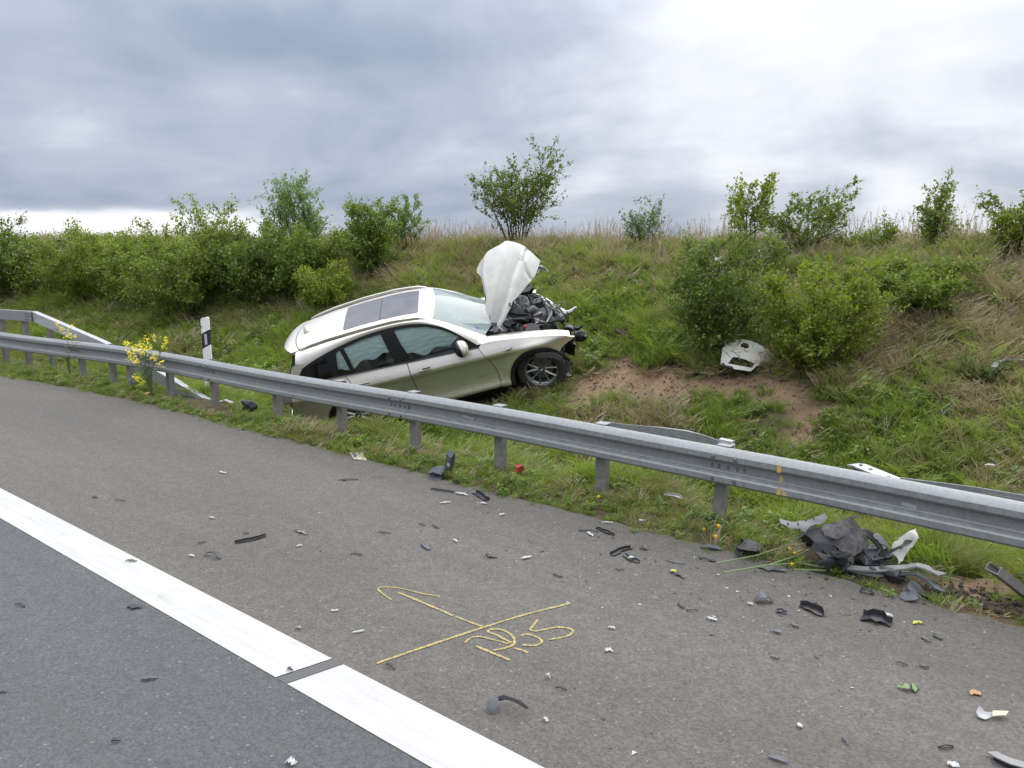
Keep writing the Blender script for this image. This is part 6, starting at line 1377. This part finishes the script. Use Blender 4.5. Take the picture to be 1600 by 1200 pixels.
P_ = [at_z(*zh(x, y), z) for x, y, z in ((860,575,.09),(960,600,.06),(1060,620,.07),(1240,625,.09),(1340,680,.08),(1400,740,.06),(1470,770,.04))]; o = bar(P_, .045, .012, 'branch_strip', M['slate']); under2(o, tw)
o = crumple('dark_core', at_z(*zh(1030,620), .06), (.14,.07,.06), 'black', None, 8, .6); under2(o, tw)
def lump(name, cat, label, px, py, d_, m, z=.04, k=.5, seed=1): 
    o = crumple(name, gpt(px, py)+Vector((0,0,z)), d_, m, None, seed, k); o['label'] = label; o['category'] = cat; return o
lump('rubber_lump', 'debris', 'black rubbery lump at the asphalt edge left of the heap', 1168, 868, (.22,.14,.10), 'black', .05, .7, 3)
sb = lump('slate_bracket', 'debris', 'slate grey moulded bracket with upright arm and white sticker at the verge edge', 686, 745, (.26,.14,.08), 'slate', .04, .5, 5)
o = crumple('arm', gpt(702,742)+Vector((0,0,.12)), (.08,.06,.24), 'slate', None, 6, .35, rot=Matrix.Rotation(.3,3,'Y')); under2(o, sb)
o = MB().box(gpt(706,742)+Vector((0,-.05,.12)), (.03,.006,.03)).build('sticker', 'chipwhite'); under2(o, sb)
lump('black_lump', 'debris', 'black plastic lump high on the bank right of the open bonnet', 901, 434, (.17,.10,.16), 'plastic', .10, .4, 7)
lump('black_box', 'debris', 'black box scrap in the grass by the sunken barrier end', 390, 646, (.22,.10,.12), 'black', .12, .4, 8)
lump('black_scrap', 'debris', 'black scrap beneath the dark green bank bush', 1075, 494, (.34,.16,.10), 'plastic', .10, .6, 9)
lump('dark_clod', 'debris', 'small dark scrap in grass on the right bank, leftmost of three', 1421, 604, (.08,.06,.08), 'black', .07, .5, 10)
lump('dark_clod', 'debris', 'small dark scrap in grass on the right bank, middle one', 1471, 611, (.10,.06,.07), 'black', .07, .5, 11)
lump('dark_clod', 'debris', 'small dark scrap right of the pale loop on the right bank', 1501, 654, (.08,.06,.09), 'black', .08, .5, 12)
lump('fallen_cover', 'debris', 'grey cover scrap in the torn verge earth at the right', 1432, 936, (.20,.14,.05), 'slate', .03, .5, 13)
o = crumple('red_lens', at_y(811,734,6.0), (.09,.04,.09), 'red', None, 15, .4); o['label'] = 'red broken tail lens in the verge grass between two posts'; o['category'] = 'debris'
# curved dark piece and the white cup, nearest pieces on the shoulder
cp = empty('curved_trim', at_z(790,1105), label='large curved dark trim piece with pointed grey lobe below the spray cross', category='debris'); cp.matrix_basis = Matrix.Translation(at_z(790,1105))
o = sheet('lobe', [(759,1108),(762,1096),(772,1088),(779,1091),(778,1103),(770,1118),(764,1112)], at_z(768,1108,.02), Vector((.3,-.6,.8)), 'slate', bulge=.012, thick=.004, res=.02, parent=cp)
o = sheet('arch', [(777,1089),(788,1086),(800,1090),(812,1094),(826,1106),(822,1108),(808,1099),(796,1094),(786,1093),(779,1095)], at_z(800,1103,.03), Vector((.1,-.8,.5)), 'black', bulge=.01, thick=.02, res=.02, parent=cp)
cp = empty('white_cup', at_z(1548,1118), label='white scooped shard with beige tab near the lower right corner', category='debris'); cp.matrix_basis = Matrix.Translation(at_z(1548,1118))
sheet('scoop', [(1526,1112),(1529,1103),(1533,1103),(1540,1110),(1550,1112),(1549,1119),(1540,1123),(1530,1120)], at_z(1538,1120,.02), Vector((.2,-.5,1)), 'chipwhite', bulge=-.015, thick=.004, res=.015, parent=cp)
sheet('tab', [(1551,1111),(1576,1111),(1572,1118),(1550,1119)], at_z(1562,1119,.02), Vector((0,-.2,1)), 'beige', bulge=.004, thick=.005, res=.02, parent=cp)
cp = empty('corner_strip', at_z(1580,1190), label='pale grey bumper strip cut by the lower right corner of the photo', category='debris'); cp.matrix_basis = Matrix.Translation(at_z(1580,1190))
under2(bar([at_z(1550,1175,.02),at_z(1562,1182,.03),at_z(1580,1190,.035),at_z(1612,1199,.03)], .05, .006, 'strip', M['palegrey']), cp)
under2(bar([at_z(1556,1183,.01),at_z(1575,1194,.012),at_z(1600,1202,.012)], .03, .02, 'dark_edge', M['black']), cp)
bk_ = empty('booklet', gpt(560,715), label='small pale beige booklet lying at the asphalt edge under the car', category='booklet'); bk_.matrix_basis = Matrix.Translation(gpt(560,715))
q = [gpt(547,711),gpt(566,710),gpt(573,720),gpt(553,719)]; q = [p+Vector((0,0,z)) for p, z in zip(q, (.03,.035,.012,.018))]
under2(MB().add([*q, *[p-Vector((0,0,.012)) for p in q]], [(0,1,2,3),(7,6,5,4),(0,4,5,1),(1,5,6,2),(2,6,7,3),(3,7,4,0)]).build('cover', 'beige'), bk_)
c_ = (q[0]+q[1]+q[2]+q[3])/4; under2(MB().add([q[0].lerp(c_,.15)+Vector((0,0,.002)), q[0].lerp(q[1],.35).lerp(c_,.2)+Vector((0,0,.002)), c_+Vector((-.02,0,.002)), q[3].lerp(c_,.3)+Vector((0,0,.002))], [(0,1,2,3)]).build('blue_print', 'blue'), bk_)
# things on the bank
def stick(name, cat, label, pts, r, m, lift=.06, seg=6):
    P = [ground(*p)+Vector((0,0,lift)) for p in pts]; o = MB().tube([p-P[0] for p in P], r, seg).build(name, m, None, angle=40); o.location = P[0]; o['label'] = label; o['category'] = cat; return o
def gbar(name, cat, label, pts, w, t, m, lift=.1):
    P = [ground(*p)+Vector((0,0,lift)) for p in pts]; o = bar([p-P[0] for p in P], w, t, name, M[m]); o.location = P[0]; o['label'] = label; o['category'] = cat; return o
gbar('black_stick', 'debris', 'straight black plastic bar lying high on the bank below the skyline', ((967,406),(988,417)), .07, .03, 'plastic', .16)
gbar('black_bumper_strip', 'bumper strip', 'long black bumper strip on the bank between the two big bushes', ((1187,414),(1205,410),(1225,403),(1252,402)), .12, .05, 'black', .22)
gbar('grey_torn_strip', 'trim strip', 'light grey torn strip arched over the grass at the right edge', ((1549,603),(1554,596),(1568,590),(1600,592),(1640,596)), .06, .015, 'palegrey', .22)
gbar('white_torn_scrap', 'debris', 'crumpled white scrap on the bank cut by the right edge', ((1587,628),(1596,634),(1612,640)), .13, .02, 'chipwhite', .14)
gbar('white_torn_scrap', 'debris', 'white fabric scrap at the sunken end of the rear barrier', ((345,640),(352,637),(364,642)), .06, .01, 'chipwhite', .12)
stick('pale_loop', 'debris', 'pale thin plastic loop lying in the grass of the right bank', ((1469,662),(1471,656),(1482,650),(1485,652),(1482,657),(1472,664),(1469,662)), .008, 'palegrey', .14)
br = empty('fallen_branch', ground(950,524), label='broken bare branch lying on the bank in front of the wrecked nose', category='branch'); br.matrix_basis = Matrix.Translation(ground(950,524))
for nm, pts, r in (('branch',((902,505),(920,512),(936,518),(955,523),(972,530),(990,536)),[.012,.016,.018,.026,.022,.010]),('twig',((950,522),(946,510),(952,500)),[.01,.006,.003]),('twig',((936,518),(928,506),(922,498)),[.01,.006,.003]),('twig',((962,528),(975,536),(988,541)),[.018,.016,.014]),('twig',((905,545),(925,540),(945,531)),[.006,.008,.008]),('twig',((915,520),(935,528),(950,530)),[.006,.006,.006])):
    under2(MB().tube([ground(*p)+Vector((0,0,.13)) for p in pts], r, 5).build(nm, 'bark'), br)
for i, pts in enumerate((((1120,890),(1180,878),(1218,866)),((1130,905),(1200,893),(1250,890),(1290,897)),((1200,893),(1240,880),(1265,868)),((1240,900),(1300,902),(1420,904)),((1420,890),(1450,905),(1500,918)))):
    P = [gpt(*p)+Vector((0,0,.05)) for p in pts]; o = MB().tube([p-P[0] for p in P], [.006]*len(P), 5).build('torn_stalk', 'stem'); o.location = P[0]
    o['label'] = ('thin torn green stalk left of the black lump at the verge','torn green stalk running under the flowering stems','short torn stalk carrying small yellow flowers','long torn green stalk in front of the funnel duct','torn green stalk below the twisted strip')[i]; o['category'] = 'plant stalk'
# churned earth at the verge on the right
_b = bmesh.new(); bmesh.ops.create_icosphere(_b, subdivisions=1, radius=1); ICO_V = [tuple(v.co) for v in _b.verts]; ICO_F = [tuple(v.index for v in f.verts) for f in _b.faces]; _b.free()
V = []; rs = np.random.RandomState(4); mb = MB()
for i in range(1100):
    px, py = (min(1640, 1610-abs(rs.randn())*75), -1) if i < 650 else (rs.uniform(1180,1500), 0)
    if py == -1: py = 922+(px-1440)*.3-abs(rs.randn())*15
    if py == 0: py = 865+(px-1180)*.245+rs.randn()*7
    if py < 878+(px-1200)*.17 and i >= 300 and 0: continue
    p = gpt(px, py); s_ = rs.uniform(.003,.009)/max(.3,rs.rand())*.75; mb.add([p+Vector(v)*s_*rs.uniform(.7,1.35)+Vector((0,0,s_*.4)) for v in ICO_V], ICO_F)
o = mb.build('earth_clods', 'dirtclump'); o['kind'] = 'stuff'; o['label'] = 'loose brown earth clods churned up along the verge'; o['category'] = 'earth'
# crumbs of plastic, glass and grit that nobody could count
mb = MB(); mw = MB(); mg = MB()
for i in range(620):
    if i < 430: px = rs.choice([rs.normal(1000,190), rs.normal(1230,150), rs.uniform(300,1590)], p=[.4,.35,.25]); py = rs.uniform(700,1190) if i > 330 else None
    else: px = rs.normal(300,40); py = 652+(px-300)*.2+abs(rs.randn())*8
    if py is None: py = 585+.263*px - 5 + abs(rs.randn())*55
    if not (0 < px < 1610): continue
    p = at_z(px, py); 
    if not (.5 < p.y < 5.5): continue
    s_ = rs.uniform(.003,.011)*(1 if i < 430 else .45); q = [p+Vector((rs.randn()*s_, rs.randn()*s_, .001+abs(rs.randn())*s_*.35)) for _ in range(4)]
    (mg if i >= 430 else (mw if rs.rand() < .3 else mb)).add(q, [(0,1,2),(0,2,3),(0,3,1),(1,3,2)])
for nm, q, m_, lb in (('plastic_crumbs', mb, 'black', 'fine dark plastic crumbs scattered over the hard shoulder'), ('white_crumbs', mw, 'chipwhite', 'fine white paint flecks scattered over the hard shoulder'), ('glass_crumbs', mg, 'palegrey', 'patch of glass crumbs at the asphalt edge left of the marker post')):
    o = q.build(nm, m_); o['kind'] = 'stuff'; o['label'] = lb; o['category'] = 'crumbs'

# clods and grit on the bare track of the bank
mb = MB(); rs = np.random.RandomState(9); n = 0
for k in range(14000):
    x_r = rs.uniform(-8.5, 0); y_r = rs.uniform(7.0, 11.5)
    if n > 1500: break
    if not soilmask(np.array([x_r]), np.array([y_r]))[0] > .5: continue
    p = Vector((x_r, y_r, float(tz(x_r, y_r))-.02)); s_ = .004+.022*rs.rand()**3; n += 1
    mb.add([p+Vector(v)*s_*rs.uniform(.7,1.4)+Vector((0,0,s_*.3)) for v in ICO_V], ICO_F)
o = mb.build('soil_clods', 'ground'); a = o.data.attributes.new('soil', 'FLOAT', 'POINT'); a.data.foreach_set('value', [1.]*len(o.data.vertices)); o['kind'] = 'stuff'; o['label'] = 'loose clods and stones on the bare scraped soil of the bank'; o['category'] = 'soil'
